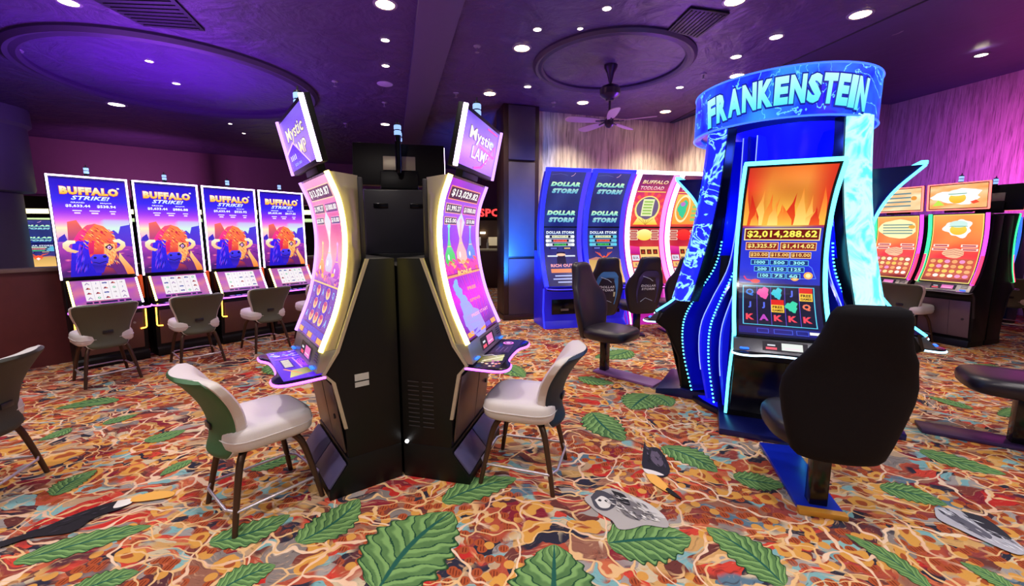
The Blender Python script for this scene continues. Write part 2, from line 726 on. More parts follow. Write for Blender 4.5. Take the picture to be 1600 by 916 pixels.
def ceiling_mat(name, color, strength):
    m = bpy.data.materials.new(name)
    T = NT(m)
    P = T.pos()
    a = T.noise(P, 1.6, 6, 1.4).outputs['Fac']
    b_ = T.noise(P, 7, 5, 0.8).outputs['Fac']
    h = T.math('ADD', a, T.math('MULTIPLY', b_, 0.25))
    c = L3(*color)
    T.put(T.b.inputs['Base Color'], T.mix(a, tuple(int(x * 0.85) for x in color), tuple(min(255, int(x * 1.12)) for x in color)))
    T.b.inputs['Roughness'].default_value = 0.45
    bp = T.t.nodes.new('ShaderNodeBump')
    bp.inputs['Strength'].default_value = strength
    bp.inputs['Distance'].default_value = 0.06
    T.put(bp.inputs['Height'], h)
    T.put(T.b.inputs['Normal'], bp.outputs[0])
    return m


def wallpaper_mat(name, lo, hi, rough=0.35):
    """vertical shimmering streaks like brushed grasscloth"""
    m = bpy.data.materials.new(name)
    T = NT(m)
    P = T.pos()
    mp = T.t.nodes.new('ShaderNodeMapping')
    T.put(mp.inputs[0], P)
    mp.inputs['Scale'].default_value = (7, 7, 0.75)
    a = T.noise(mp.outputs[0], 2.2, 4, 0.5).outputs['Fac']
    mp2 = T.t.nodes.new('ShaderNodeMapping')
    T.put(mp2.inputs[0], P)
    mp2.inputs['Scale'].default_value = (30, 30, 1.6)
    b_ = T.noise(mp2.outputs[0], 1.5, 3).outputs['Fac']
    c = T.mix(T.step(a, 0.35, 0.62), lo, hi)
    c = T.mix(T.math('MULTIPLY', T.step(b_, 0.57, 0.66), 0.5), c, tuple(int(x * 0.45) for x in lo))
    T.put(T.b.inputs['Base Color'], c)
    T.b.inputs['Roughness'].default_value = rough
    T.b.inputs['Metallic'].default_value = 0.1
    bp = T.t.nodes.new('ShaderNodeBump')
    bp.inputs['Strength'].default_value = 0.5
    bp.inputs['Distance'].default_value = 0.02
    T.put(bp.inputs['Height'], T.math('ADD', a, b_))
    T.put(T.b.inputs['Normal'], bp.outputs[0])
    return m


# ------------------------------------------------------------------ floor: carpet with its woven leaves and animals
LEAVES = [(0.22, 1.99, 0.16, 1.44, 0.75), (-0.35, 2.25, -0.61, 1.70, 0.80), (-0.93, 2.37, -1.12, 2.00, 0.60), (0.03, 2.59, -0.42, 2.34, 0.45), (0.95, 2.04, 0.50, 2.00, 0.75), (1.07, 2.12, 1.25, 1.73, 0.55), (1.39, 2.66, 1.14, 3.01, 0.60), (1.75, 2.51, 1.47, 2.61, 0.70), (3.31, 2.63, 3.03, 2.95, 0.55), (2.59, 2.31, 2.34, 2.49, 0.70), (1.79, 2.07, 1.90, 1.70, 0.30), (-1.99, 2.13, -2.45, 1.87, 0.35), (-1.78, 1.81, -2.00, 1.65, 0.60), (-1.27, 2.22, -1.58, 2.00, 0.55), (-1.15, 1.85, -1.34, 1.68, 0.70), (-1.56, 2.88, -1.79, 2.69, 0.55), (-2.68, 3.28, -2.86, 3.09, 0.70), (-2.84, 2.69, -2.82, 2.40, 0.60), (0.87, 3.09, 0.72, 3.62, 0.60), (1.09, 3.69, 1.38, 4.05, 0.80), (1.48, 3.75, 1.40, 4.05, 0.80), (1.10, 4.36, 0.75, 4.56, 0.60), (-3.34, 3.58, -3.46, 3.38, 0.60), (2.23, 2.81, 2.12, 2.99, 0.50), (2.20, 1.87, 2.26, 1.68, 0.50), (1.08, 5.30, 1.63, 5.66, 0.60), (2.49, 5.30, 2.33, 5.76, 0.60), (-2.34, 2.61, -2.28, 2.81, 0.50), (-3.68, 3.09, -3.66, 3.31, 0.60), (0.14, 4.56, -0.08, 5.03, 0.60), (4.12, 4.00, 4.23, 3.69, 0.50), (4.31, 3.55, 4.70, 3.69, 0.50), (-4.2, 3.7, -3.8, 3.9, .5), (-1.5, 4.4, -1.8, 4.9, .6), (5.4, 4.8, 5.9, 5.0, .5), (-2.6, 4.6, -2.9, 5.2, .5), (3.9, 2.6, 3.6, 2.3, .6), (-3.0, 1.7, -2.7, 1.4, .6)]
BEASTS = [
    ((176, 170, 168), [(0.52, 2.43), (0.63, 2.47), (0.73, 2.4), (0.82, 2.31), (0.87, 2.19), (0.85, 2.11), (0.74, 2.13), (0.65, 2.1), (0.58, 2.1), (0.56, 2.17), (0.51, 2.22), (0.47, 2.28), (0.44, 2.37)]),
    ((120, 114, 118), [(0.66, 2.36), (0.73, 2.33), (0.76, 2.24), (0.72, 2.17), (0.66, 2.19), (0.63, 2.26)]),
    ((212, 208, 206), [(0.72, 2.40), (0.82, 2.31), (0.87, 2.19), (0.80, 2.22), (0.74, 2.32)]),
    ((72, 70, 80), [(0.48, 2.38), (0.54, 2.45), (0.61, 2.4), (0.62, 2.31), (0.55, 2.25), (0.49, 2.28)]),
    ((222, 218, 214), [(0.50, 2.35), (0.55, 2.39), (0.59, 2.34), (0.57, 2.28), (0.52, 2.28)]),
    ((30, 28, 34), [(0.515, 2.345), (0.53, 2.36), (0.54, 2.345), (0.53, 2.335)]),
    ((30, 28, 34), [(0.555, 2.345), (0.57, 2.355), (0.58, 2.34), (0.565, 2.33)]),
    ((30, 28, 34), [(0.62, 2.45), (0.69, 2.4), (0.7, 2.3), (0.65, 2.33)]),
    ((34, 30, 44), [(1.03, 3.09), (1.02, 2.99), (1.1, 2.96), (1.08, 2.69), (0.99, 2.59), (0.9, 2.69), (0.94, 2.85)]),
    ((96, 84, 104), [(1.03, 2.93), (1.07, 2.90), (1.06, 2.76), (1.01, 2.72), (0.99, 2.82)]),
    ((232, 224, 220), [(0.89, 2.7), (0.97, 2.66), (1.01, 2.61), (0.91, 2.63)]),
    ((240, 176, 84), [(0.89, 2.63), (0.96, 2.61), (0.99, 2.47), (0.96, 2.43), (0.90, 2.53)]),
    ((28, 26, 30), [(0.96, 2.45), (0.99, 2.47), (1.03, 2.36), (0.99, 2.39)]),
    ((182, 180, 190), [(2.48, 2.28), (2.6, 2.25), (2.64, 2.09), (2.61, 1.95), (2.53, 1.91), (2.47, 2.0), (2.43, 2.09), (2.4, 2.18)]),
    ((44, 42, 54), [(2.6, 2.25), (2.67, 2.18), (2.63, 2.02), (2.56, 2.05)]),
    ((96, 94, 108), [(2.47, 2.20), (2.53, 2.21), (2.55, 2.05), (2.49, 2.03)]),
    ((30, 26, 34), [(-2.67, 2.0), (-2.57, 2.09), (-2.5, 2.22), (-2.37, 2.34), (-2.28, 2.28), (-2.36, 2.19), (-2.37, 2.07), (-2.54, 2.03), (-2.62, 1.96)]),
    ((240, 236, 230), [(-2.37, 2.34), (-2.30, 2.36), (-2.27, 2.31), (-2.33, 2.27)]),
    ((238, 178, 84), [(-2.31, 2.37), (-2.23, 2.43), (-2.11, 2.43), (-2.08, 2.38), (-2.19, 2.34), (-2.28, 2.33)]),
]


def build_floor():
    vs, fs, mi, uvs, cols = [], [], [], [], []
    vs += [(-16, -6, 0), (16, -6, 0), (16, 20, 0), (-16, 20, 0)]
    fs.append((0, 1, 2, 3))
    mi.append(0)
    uvs.append([(0, 0)] * 4)
    cols.append((0, 0, 0, 1))
    for k, (x0, y0, x1, y1, w) in enumerate(LEAVES):
        z = 0.0008 + 0.00012 * k
        a, b = Vector((x1, y1, z)), Vector((x0, y0, z))
        d = b - a
        n = Vector((-d.y, d.x, 0))
        N = 60
        o = len(vs)
        bend = 0.10 * math.sin(k * 2.3)
        for i in range(N + 1):
            u = i / N
            hw = 0.5 * w * (math.sin(math.pi * u ** 0.8) ** 0.7 if 0 < u < 1 else 0.0) * (1 + 0.09 * math.sin(u * 50.3) * (1 if u < 0.9 else 0.3))
            c = a + d * u + n * bend * math.sin(math.pi * u)
            vs += [tuple(c - n * hw), tuple(c), tuple(c + n * hw)]
        for i in range(N):
            for j in range(2):
                q = (o + i * 3 + j, o + i * 3 + j + 1, o + i * 3 + j + 4, o + i * 3 + j + 3)
                fs.append(q[::-1])
                mi.append(1)
                uvs.append([((i + (1 if t >= 2 else 0)) / N, (-1, 0, 1)[j + (1 if t in (1, 2) else 0)]) for t in range(4)][::-1])
                cols.append((0, 0, 0, 1))
    for k, (c, pts) in enumerate(BEASTS):
        o = len(vs)
        P = spline(pts + [pts[0]], 4 * len(pts) + 1)[:-1]
        vs += [(p[0], p[1], 0.0062 + 0.0002 * k) for p in P]
        fs.append(tuple(range(o, o + len(P))))
        mi.append(2)
        uvs.append([(0, 0)] * len(P))
        cols.append((*L3(*c), 1))
    rnd = random.Random(4)
    for (cx, cy, ang, ln, n_, tones) in [(0.70, 2.27, -0.75, 0.30, 60, [(236, 232, 228), (120, 114, 118), (200, 196, 194), (70, 66, 74)]), (2.55, 2.10, -1.35, 0.32, 44, [(232, 232, 238), (120, 118, 130), (60, 58, 70), (200, 200, 210)]),
                                         (1.02, 2.84, -1.5, 0.26, 24, [(60, 54, 76), (110, 98, 122), (20, 18, 28)]), (-2.46, 2.16, 0.55, 0.30, 24, [(60, 54, 70), (16, 14, 20), (90, 84, 96)])]:
        for q in range(n_):
            t = rnd.uniform(-0.5, 0.5) * ln
            s_ = rnd.uniform(-0.085, 0.085) * (1 - abs(t / ln))
            x, y = cx + t * math.cos(ang) - s_ * math.sin(ang), cy + t * math.sin(ang) + s_ * math.cos(ang)
            a_ = ang + rnd.uniform(-0.5, 0.5)
            l_, w_ = rnd.uniform(0.03, 0.07), rnd.uniform(0.003, 0.007)
            o = len(vs)
            dx, dy = math.cos(a_), math.sin(a_)
            z = 0.0105 + 0.00004 * (q % 20)
            vs += [(x - dx * l_ / 2, y - dy * l_ / 2, z), (x + dy * w_, y - dx * w_, z), (x + dx * l_ / 2, y + dy * l_ / 2, z), (x - dy * w_, y + dx * w_, z)]
            fs.append((o, o + 1, o + 2, o + 3))
            mi.append(2)
            uvs.append([(0, 0)] * 4)
            cols.append((*L3(*rnd.choice(tones)), 1))
    me = bpy.data.meshes.new('floor')
    me.from_pydata(vs, [], fs)
    for m in (carpet_mat(), leaf_mat(), paint_mat('carpet_animal', 0.95)):
        me.materials.append(m)
    me.polygons.foreach_set('material_index', mi)
    me.uv_layers.new(name='UVMap')
    me.color_attributes.new('Col', 'FLOAT_COLOR', 'CORNER')
    ul, ca = me.uv_layers['UVMap'], me.color_attributes['Col']
    i = 0
    for u, c in zip(uvs, cols):
        for t in u:
            ul.data[i].uv = t
            ca.data[i].color = c
            i += 1
    for p in me.polygons:
        if p.normal.z < 0:
            p.flip()
    o = bpy.data.objects.new('floor', me)
    COL.objects.link(o)
    props(o, kind='structure')


build_floor()

# ------------------------------------------------------------------ ceiling
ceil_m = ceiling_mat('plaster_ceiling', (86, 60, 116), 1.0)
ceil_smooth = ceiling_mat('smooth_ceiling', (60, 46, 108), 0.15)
A = Vector((-0.285, 0.958, 0)).normalized()      # building axis: away from the viewer
B = Vector((0.958, 0.285, 0)).normalized()       # across


def quad_slab(pts, z0, z1, m, name):
    return struct(name, MB().flat(pts, z0, z1), m)


G0, G1 = Vector((4.6, 2.3, 0)), Vector((3.30, 8.0, 0))
# flat textured part, up to the panel seam on the right
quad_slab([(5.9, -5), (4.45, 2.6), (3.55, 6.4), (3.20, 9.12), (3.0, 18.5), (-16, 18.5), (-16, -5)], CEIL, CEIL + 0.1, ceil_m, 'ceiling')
# rising part over the right bank
mb = MB()
mb.add([(5.9, -5, CEIL), (4.45, 2.6, CEIL), (3.55, 6.4, CEIL), (3.20, 9.12, CEIL), (3.0, 17, CEIL),
        (13.2, -5, 4.75), (11.4, 2.6, 4.75), (10.4, 6.9, 4.75), (9.5, 10.6, 4.75), (8, 17, 4.75)],
       [(0, 1, 6, 5), (1, 2, 7, 6), (2, 3, 8, 7), (3, 4, 9, 8)])
mb.add([(5.9, -5, CEIL + .1), (4.45, 2.6, CEIL + .1), (3.55, 6.4, CEIL + .1), (3.20, 9.12, CEIL + .1), (3.0, 17, CEIL + .1),
        (13.2, -5, 4.85), (11.4, 2.6, 4.85), (10.4, 6.9, 4.85), (9.5, 10.6, 4.85), (8, 17, 4.85)],
       [(0, 1, 6, 5), (1, 2, 7, 6), (2, 3, 8, 7), (3, 4, 9, 8)])
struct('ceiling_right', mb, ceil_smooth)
mb = MB()
mb.tube([(4.45, 2.6, CEIL), (3.55, 6.4, CEIL), (3.22, 9.0, CEIL)], 0.012, 6)
struct('trim_1', mb, mat('dark_seam', (30, 24, 40), 0.6))

# lowered beam running away over the aisle
b0, b1 = Vector((-0.48, 4.45, 0)), Vector((-2.11, 10.24, 0))
dv = (b1 - b0).normalized()
p0, p1 = b0 - dv * 7.5, b0 + dv * 8.5
nl = Vector((-0.96, -0.27, 0))
mb = MB()
o1 = [p0, p1, p1 + nl * 0.42, p0 + nl * 0.42]
mb.flat([(p.x, p.y) for p in o1], CEIL - 0.07, CEIL - 0.001)
struct('ceiling_beam', mb, mat('beam_paint', (96, 80, 116), 0.5), bevel=0.004)


def ring(cx, cy, r, name, w=0.07, depth=0.05, z=CEIL):
    mb = MB()
    prof = [(r - w, z), (r - w, z - depth * 0.6), (r - w * 0.6, z - depth), (r, z - depth * 0.75), (r + w * 0.5, z - depth), (r + w, z - depth * 0.4), (r + w, z)]
    mb.lathe(prof, 96, cap=False)
    o = struct(name, mb, mat('ring_plaster', (70, 54, 90), 0.5))
    o.location = (cx, cy, 0)


ring(1.33, 6.0, 0.98, 'ceiling_ring')
ring(-4.9, 6.7, 1.72, 'ceiling_ring', 0.10, 0.07)

# ------------------------------------------------------------------ walls
paper = wallpaper_mat('grasscloth', (176, 164, 148), (222, 212, 192))
paper2 = wallpaper_mat('grasscloth_right', (170, 150, 166), (196, 178, 194), 0.6)


def wall_run(pts, z0, z1, th, m, name, back=(0, 1)):
    """vertical wall along a polyline, thickened away from the viewer"""
    mb = MB()
    n = len(pts)
    off = [(p[0] + back[0] * th, p[1] + back[1] * th) for p in pts]
    for i in range(n - 1):
        z1a = z1 if not isinstance(z1, (list, tuple)) else z1[i]
        z1b = z1 if not isinstance(z1, (list, tuple)) else z1[i + 1]
        a, b, c, d = pts[i], pts[i + 1], off[i + 1], off[i]
        mb.add([(*a, z0), (*b, z0), (*c, z0), (*d, z0), (*a, z1a), (*b, z1b), (*c, z1b), (*d, z1a)],
               [(0, 1, 2, 3), (4, 5, 6, 7), (0, 1, 5, 4), (1, 2, 6, 5), (2, 3, 7, 6), (3, 0, 4, 7)])
    return struct(name, mb, m)


wall_run([(0.44, 8.17), (3.31, 9.06)], 0, CEIL - 0.002, 0.15, paper, 'wall_back')
wall_run([(3.31, 9.06), (3.75, 7.6)], 0, CEIL - 0.002, 0.15, paper, 'wall_return', back=(1, 0.2))
wall_run([(3.9, 7.6), (9.3, 10.9)], 0, [CEIL + 0.3, 5.1], 0.15, paper2, 'wall_back_right', back=(0, 1))
wall_run([(9.3, 10.9), (9.95, 8.5), (11.2, 3.4), (12.8, -4)], 0, [5.1, 5.1, 5.1, 5.1], 0.15, paper2, 'wall_right', back=(1, 0))
# dark pilaster at the aisle end of the wallpapered wall
mb = MB()
M = Matrix.Translation((0.10, 8.04, 0)) @ Matrix.Rotation(math.atan2(0.285, 0.958), 4, 'Z')
mb.box((0, 0, CEIL / 2 - 0.001), (0.66, 0.5, CEIL - 0.004), 0, M)
mb.box((0, -0.262, 0.62), (0.50, 0.022, 1.04), 1, M)
mb.box((0, -0.262, 2.02), (0.50, 0.022, 1.68), 1, M)
mb.box((0, -0.262, 3.36), (0.50, 0.022, 0.92), 1, M)
mb.box((0, -0.02, 0.05), (0.70, 0.55, 0.10), 0, M)
struct('wall_pilaster', mb, [mat('dark_wood', (52, 30, 30), 0.35, vary=0.2), mat('dark_panel', (78, 66, 84), 0.42, vary=0.1)], bevel=0.004)

# far side: curved bulkhead over an opening to another room
arc = [tuple(p) for p in spline([(-15.4, 7.2), (-13.2, 8.7), (-11.4, 10.05), (-9.6, 11.6), (-7.8, 12.9), (-5.2, 14.3), (-2.0, 15.3), (1.2, 15.6)], 30)]
wall_run(arc, 2.52, CEIL - 0.002, 0.25, mat('bulkhead_paint', (136, 88, 116), 0.6), 'wall_bulkhead')
mb = MB()
mb.tube([(x, y - 0.02, 2.50) for x, y in arc], 0.03, 6)
struct('trim_2', mb, mat('bulkhead_trim', (90, 60, 80), 0.5))
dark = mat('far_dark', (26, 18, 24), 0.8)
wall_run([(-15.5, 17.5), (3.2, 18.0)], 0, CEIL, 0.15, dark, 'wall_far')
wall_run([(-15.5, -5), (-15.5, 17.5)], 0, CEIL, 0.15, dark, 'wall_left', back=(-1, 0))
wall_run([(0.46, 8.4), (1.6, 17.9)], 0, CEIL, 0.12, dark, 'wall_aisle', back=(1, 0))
# low partition behind the left bank of machines
Dl = Vector((0.586, 0.81, 0))
Nl = Vector((0.81, -0.586, 0))
q0 = Vector((-5.08, 5.18, 0)) - Nl * 0.36
pa, pb = q0 - Dl * 5.0, q0 + Dl * 4.2
wall_run([(pa.x, pa.y), (pb.x, pb.y)], 0, 1.15, 0.22, mat('maroon_panel', (96, 40, 44), 0.45, vary=0.2), 'wall_partition', back=(-0.81, 0.586))
mb = MB()
c0, c1 = pa + Nl * 0.03, pb + Nl * 0.03
mb.flat([(c0.x, c0.y), (c1.x, c1.y), (c1.x - 0.81 * 0.3, c1.y + 0.586 * 0.3), (c0.x - 0.81 * 0.3, c0.y + 0.586 * 0.3)], 1.15, 1.19)
struct('trim_3', mb, mat('ledge_stone', (120, 96, 92), 0.3), bevel=0.005)
# round column behind the partition on the far left
mb = MB()
mb.lathe([(0.52, 0), (0.52, 2.32), (0.50, 2.34), (0.68, 2.36), (0.70, 2.40), (0.70, 3.50), (0.76, 3.56), (0.76, CEIL - 0.002)], 48)
o = struct('column_left', mb, mat('column_paint', (118, 110, 140), 0.5))
o.location = (-9.55, 7.75, 0)


# ------------------------------------------------------------------ screen artwork
def mixc(a, b, t):
    t = max(0.0, min(1.0, t))
    return tuple(a[i] * (1 - t) + b[i] * t for i in range(3))


def stops(v, lst):
    for (a, ca), (b, cb) in zip(lst[:-1], lst[1:]):
        if b <= a:
            continue
        if v <= b:
            return mixc(ca, cb, (v - a) / (b - a))
    return lst[-1][1]


def wave(u, v, s):
    return 0.5 + 0.25 * math.sin(u * 9 + s + 3 * math.sin(v * 5 + s)) + 0.25 * math.sin(v * 13 - u * 4 + s * 1.7)


WHITE = (255, 255, 255)


def art_bison(W, H, prize):
    def bg(u, v):
        c = stops(v, [(0, (50, 16, 90)), (0.22, (120, 40, 150)), (0.34, (150, 70, 190)), (0.42, (250, 190, 210)), (0.50, (250, 236, 190)), (0.57, (240, 120, 230)),
                      (0.66, (150, 50, 235)), (0.78, (52, 34, 235)), (1, (34, 10, 190))])
        if v < 0.38:
            w = wave(u * 2, v * 3, 2)
            c = mixc(c, (210, 60, 170), 0.45 * w)
        elif v < 0.58 and u > 0.6:
            c = mixc(c, (180, 240, 250), 0.6)
        return c
    a = Art(W, H, nu=14, nv=40, fn=bg)
    X, Y = lambda u: u * W, lambda v: v * H
    P = lambda pts: [(x * W, y * H) for x, y in pts]
    # mesas
    a.poly(P([(0.0, 0.36), (0.02, 0.40), (0.10, 0.44), (0.13, 0.36)]), (60, 40, 190), 1)
    a.poly(P([(0.13, 0.33), (0.15, 0.56), (0.27, 0.58), (0.33, 0.50), (0.36, 0.33)]), (150, 40, 130), 1, (250, 110, 90))
    a.poly(P([(0.66, 0.33), (0.70, 0.46), (0.76, 0.48), (0.82, 0.44), (0.86, 0.52), (1.0, 0.54), (1.0, 0.30)]), (90, 40, 200), 1, (70, 60, 220))
    # shoulders and hump
    a.poly(P([(0.10, 0.0), (0.13, 0.16), (0.22, 0.30), (0.36, 0.30), (0.55, 0.0)]), (30, 14, 190), 2, (40, 30, 235))
    a.poly(P([(0.50, 0.0), (0.60, 0.16), (0.78, 0.26), (0.84, 0.18), (0.94, 0.08), (0.99, 0.0)]), (90, 30, 110), 2, (120, 40, 120))
    a.poly(P([(0.80, 0.24), (0.86, 0.17), (0.97, 0.06), (0.99, 0.0), (0.88, 0.0), (0.84, 0.09), (0.78, 0.17)]), (255, 130, 50), 3, (255, 214, 150))
    a.poly(P([(0.56, 0.10), (0.68, 0.07), (0.74, 0.0), (0.50, 0.0)]), (40, 14, 90), 3, (190, 60, 60))
    a.poly(P([(0.20, 0.38), (0.28, 0.46), (0.38, 0.52), (0.50, 0.545), (0.62, 0.52), (0.72, 0.45), (0.79, 0.36), (0.76, 0.24), (0.66, 0.14), (0.52, 0.10), (0.38, 0.14), (0.30, 0.24)]), (230, 60, 60), 3, (255, 130, 70))
    a.poly(P([(0.20, 0.38), (0.28, 0.46), (0.40, 0.53), (0.52, 0.545), (0.40, 0.47), (0.30, 0.36)]), (235, 30, 150), 4, (255, 90, 110))
    a.poly(P([(0.18, 0.34), (0.28, 0.38), (0.40, 0.37), (0.38, 0.24), (0.40, 0.10), (0.34, 0.02), (0.18, 0.06), (0.14, 0.2)]), (20, 16, 190), 4, (60, 30, 245))
    # lit cheek
    a.poly(P([(0.60, 0.34), (0.74, 0.33), (0.76, 0.22), (0.68, 0.12), (0.60, 0.10), (0.58, 0.2)]), (250, 130, 60), 4, (255, 210, 130))
    rnd = random.Random(5)
    for k in range(110):
        x, y = rnd.uniform(0.26, 0.74), rnd.uniform(0.30, 0.52)
        if ((x - 0.5) / 0.26) ** 2 + ((y - 0.39) / 0.14) ** 2 > 1:
            continue
        c = rnd.choice([(255, 170, 60), (255, 90, 40), (200, 20, 50), (255, 210, 110), (240, 40, 110)])
        a.poly(P([(x, y), (x + 0.030, y - 0.008), (x + 0.05, y - 0.028), (x + 0.022, y - 0.016)]), c, 5)
    a.poly(P([(0.40, 0.30), (0.52, 0.35), (0.58, 0.30), (0.56, 0.22), (0.42, 0.22)]), (210, 40, 60), 5, (255, 120, 60))
    a.poly(P([(0.38, 0.34), (0.47, 0.36), (0.44, 0.24), (0.38, 0.22)]), (190, 20, 110), 6, (240, 40, 90))
    for k in range(34):
        x, y = rnd.uniform(0.17, 0.34), rnd.uniform(0.03, 0.30)
        a.poly(P([(x, y), (x + 0.02, y + 0.03), (x + 0.03, y + 0.07), (x + 0.008, y + 0.035)]), rnd.choice([(90, 70, 255), (20, 8, 120), (150, 60, 230)]), 5)
    for k in range(60):
        x, y = rnd.uniform(0.60, 0.77), rnd.uniform(0.12, 0.36)
        a.poly(P([(x, y), (x + 0.012, y - 0.012), (x + 0.02, y - 0.034), (x + 0.004, y - 0.018)]), rnd.choice([(255, 160, 70), (240, 100, 50), (255, 226, 150), (214, 70, 60)]), 5)
    for k in range(40):
        x, y = rnd.uniform(0.02, 0.98), rnd.uniform(0.01, 0.30)
        a.poly(P([(x, y), (x + 0.05, y + 0.004), (x + 0.09, y), (x + 0.04, y - 0.005)]), rnd.choice([(230, 90, 190), (60, 20, 130), (110, 50, 210), (250, 130, 150)]), 1)
    # nose, mouth, eye
    a.poly(P([(0.38, 0.19), (0.44, 0.225), (0.60, 0.225), (0.64, 0.19), (0.62, 0.13), (0.52, 0.10), (0.41, 0.12)]), (40, 20, 170), 6, (70, 60, 250))
    a.blob(X(0.45), Y(0.19), W * 0.022, H * 0.012, (16, 6, 70), 7)
    a.blob(X(0.585), Y(0.20), W * 0.028, H * 0.014, (16, 6, 70), 7)
    a.line(P([(0.42, 0.145), (0.50, 0.13), (0.60, 0.15)]), 0.008, (14, 4, 70), 7)
    a.poly(P([(0.40, 0.12), (0.52, 0.10), (0.60, 0.12), (0.54, 0.03), (0.44, 0.03)]), (60, 30, 200), 6, (30, 16, 160))
    a.poly(P([(0.60, 0.30), (0.68, 0.335), (0.72, 0.29), (0.67, 0.262)]), (60, 16, 60), 6)
    a.blob(X(0.665), Y(0.296), W * 0.026, H * 0.017, (250, 200, 255), 7)
    a.blob(X(0.668), Y(0.294), W * 0.011, H * 0.009, (120, 20, 120), 8)
    # horns
    a.poly(P([(0.22, 0.372), (0.12, 0.375), (0.055, 0.345), (0.05, 0.30), (0.10, 0.262), (0.20, 0.243), (0.25, 0.262), (0.16, 0.285), (0.125, 0.31), (0.15, 0.335), (0.22, 0.345)]), (240, 180, 120), 8, (255, 250, 220))
    a.poly(P([(0.72, 0.375), (0.82, 0.385), (0.895, 0.35), (0.90, 0.305), (0.84, 0.265), (0.76, 0.25), (0.73, 0.268), (0.81, 0.30), (0.83, 0.325), (0.80, 0.345), (0.74, 0.35)]), (255, 190, 110), 8, (255, 250, 220))
    # title and meters
    a.rect(0, Y(0.985), W, Y(0.015), (20, 10, 140), 1)
    a.text('BUFFALO', X(0.50), Y(0.875), H * 0.080, (255, 180, 30), w=W * 0.78, layer=6, bold=0.07, c2=(255, 255, 245), outline=0.04, oc=(190, 40, 10))
    a.rect(X(0.875), Y(0.912), W * 0.035, H * 0.014, WHITE, 5)
    a.text('STRIKE!', X(0.50), Y(0.805), H * 0.042, (190, 220, 255), w=W * 0.52, layer=8, bold=0.035, shear=0.35, c2=WHITE)
    a.text('GRAND', X(0.32), Y(0.758), H * 0.014, WHITE, w=W * 0.18, layer=4, bold=0.02)
    a.text('MAJOR', X(0.70), Y(0.758), H * 0.014, WHITE, w=W * 0.16, layer=4, bold=0.02)
    a.text('$5,633.44', X(0.32), Y(0.722), H * 0.032, WHITE, w=W * 0.32, layer=4, bold=0.04)
    a.text(prize, X(0.70), Y(0.722), H * 0.032, WHITE, w=W * 0.26, layer=4, bold=0.04)
    for x, w in ((0.30, 0.12), (0.53, 0.14), (0.78, 0.09)):
        a.rect(X(x - w / 2), Y(0.672), W * w, H * 0.008, WHITE, 4)
        a.rect(X(x - w / 3), Y(0.645), W * w * 0.66, H * 0.014, (255, 220, 255), 4)
    return a


def art_reels(W, H, seed, tint=(170, 70, 190)):
    rnd = random.Random(seed)
    a = Art(W, H, nu=10, nv=6, fn=lambda u, v: mixc(mixc((240, 150, 110), tint, wave(u, v, seed)), (110, 40, 190), abs(v - 0.5)))
    a.rect(W * 0.17, H * 0.17, W * 0.66, H * 0.78, (235, 228, 232), 1)
    for i in range(1, 5):
        a.rect(W * (0.17 + 0.132 * i) - 0.001, H * 0.17, 0.002, H * 0.78, (150, 140, 160), 2)
    for i in range(5):
        for j in range(4):
            x, y = W * (0.17 + 0.132 * (i + 0.5)), H * (0.17 + 0.195 * (j + 0.5))
            k = rnd.randrange(7)
            r = W * 0.040
            if k == 0:
                a.blob(x, y, r, r * 0.55, (60, 70, 150), 3, 14, wob=0.15, seed=i)
                a.blob(x, y - r * 0.4, r * 0.6, r * 0.3, (210, 210, 230), 4, 10)
            elif k == 1:
                a.poly([(x - r, y - r * 0.6), (x, y + r * 0.7), (x + r, y - r * 0.6), (x + r * 0.5, y - r * 0.6), (x, y + r * 0.1), (x - r * 0.5, y - r * 0.6)], (150, 120, 170), 3)
            elif k == 2:
                a.blob(x, y, r * 0.6, r * 0.6, (80, 170, 130), 3, 12)
                a.blob(x, y, r * 0.3, r * 0.3, (220, 240, 230), 4, 10)
            elif k == 3:
                a.text('10', x, y, r * 0.9, (130, 110, 120), layer=3, bold=0.03)
            elif k == 4:
                a.poly([(x - r, y - r * 0.5), (x - r * 0.2, y + r * 0.6), (x + r * 0.5, y + r * 0.2), (x + r, y - r * 0.5)], (130, 30, 70), 3)
                a.blob(x + r * 0.3, y - r * 0.1, r * 0.3, r * 0.25, (230, 120, 60), 4, 8)
            elif k == 5:
                a.text('J', x, y, r, (70, 80, 170), layer=3, bold=0.04)
            else:
                a.text('A', x, y, r, (190, 150, 190), layer=3, bold=0.03)
    for i, (x, w) in enumerate(((0.16, 0.09), (0.27, 0.07), (0.37, 0.26), (0.66, 0.07), (0.76, 0.09))):
        a.rect(W * x, H * 0.05, W * w, H * 0.07, (24, 16, 70), 2)
    return a


def meter(a, x, y, w, h, txt, c=(250, 246, 240), back=(60, 20, 50), edge=(255, 170, 120), ly=2, th=0.62, tw=0.88):
    a.rect(x - w / 2, y - h / 2, w, h, edge, ly)
    a.rect(x - w / 2 + h * 0.08, y - h / 2 + h * 0.08, w - h * 0.16, h * 0.84, back, ly + 1)
    a.text(txt, x, y, h * th, c, w=w * tw, layer=ly + 3, bold=0.035, outline=0.03, oc=(30, 10, 30))


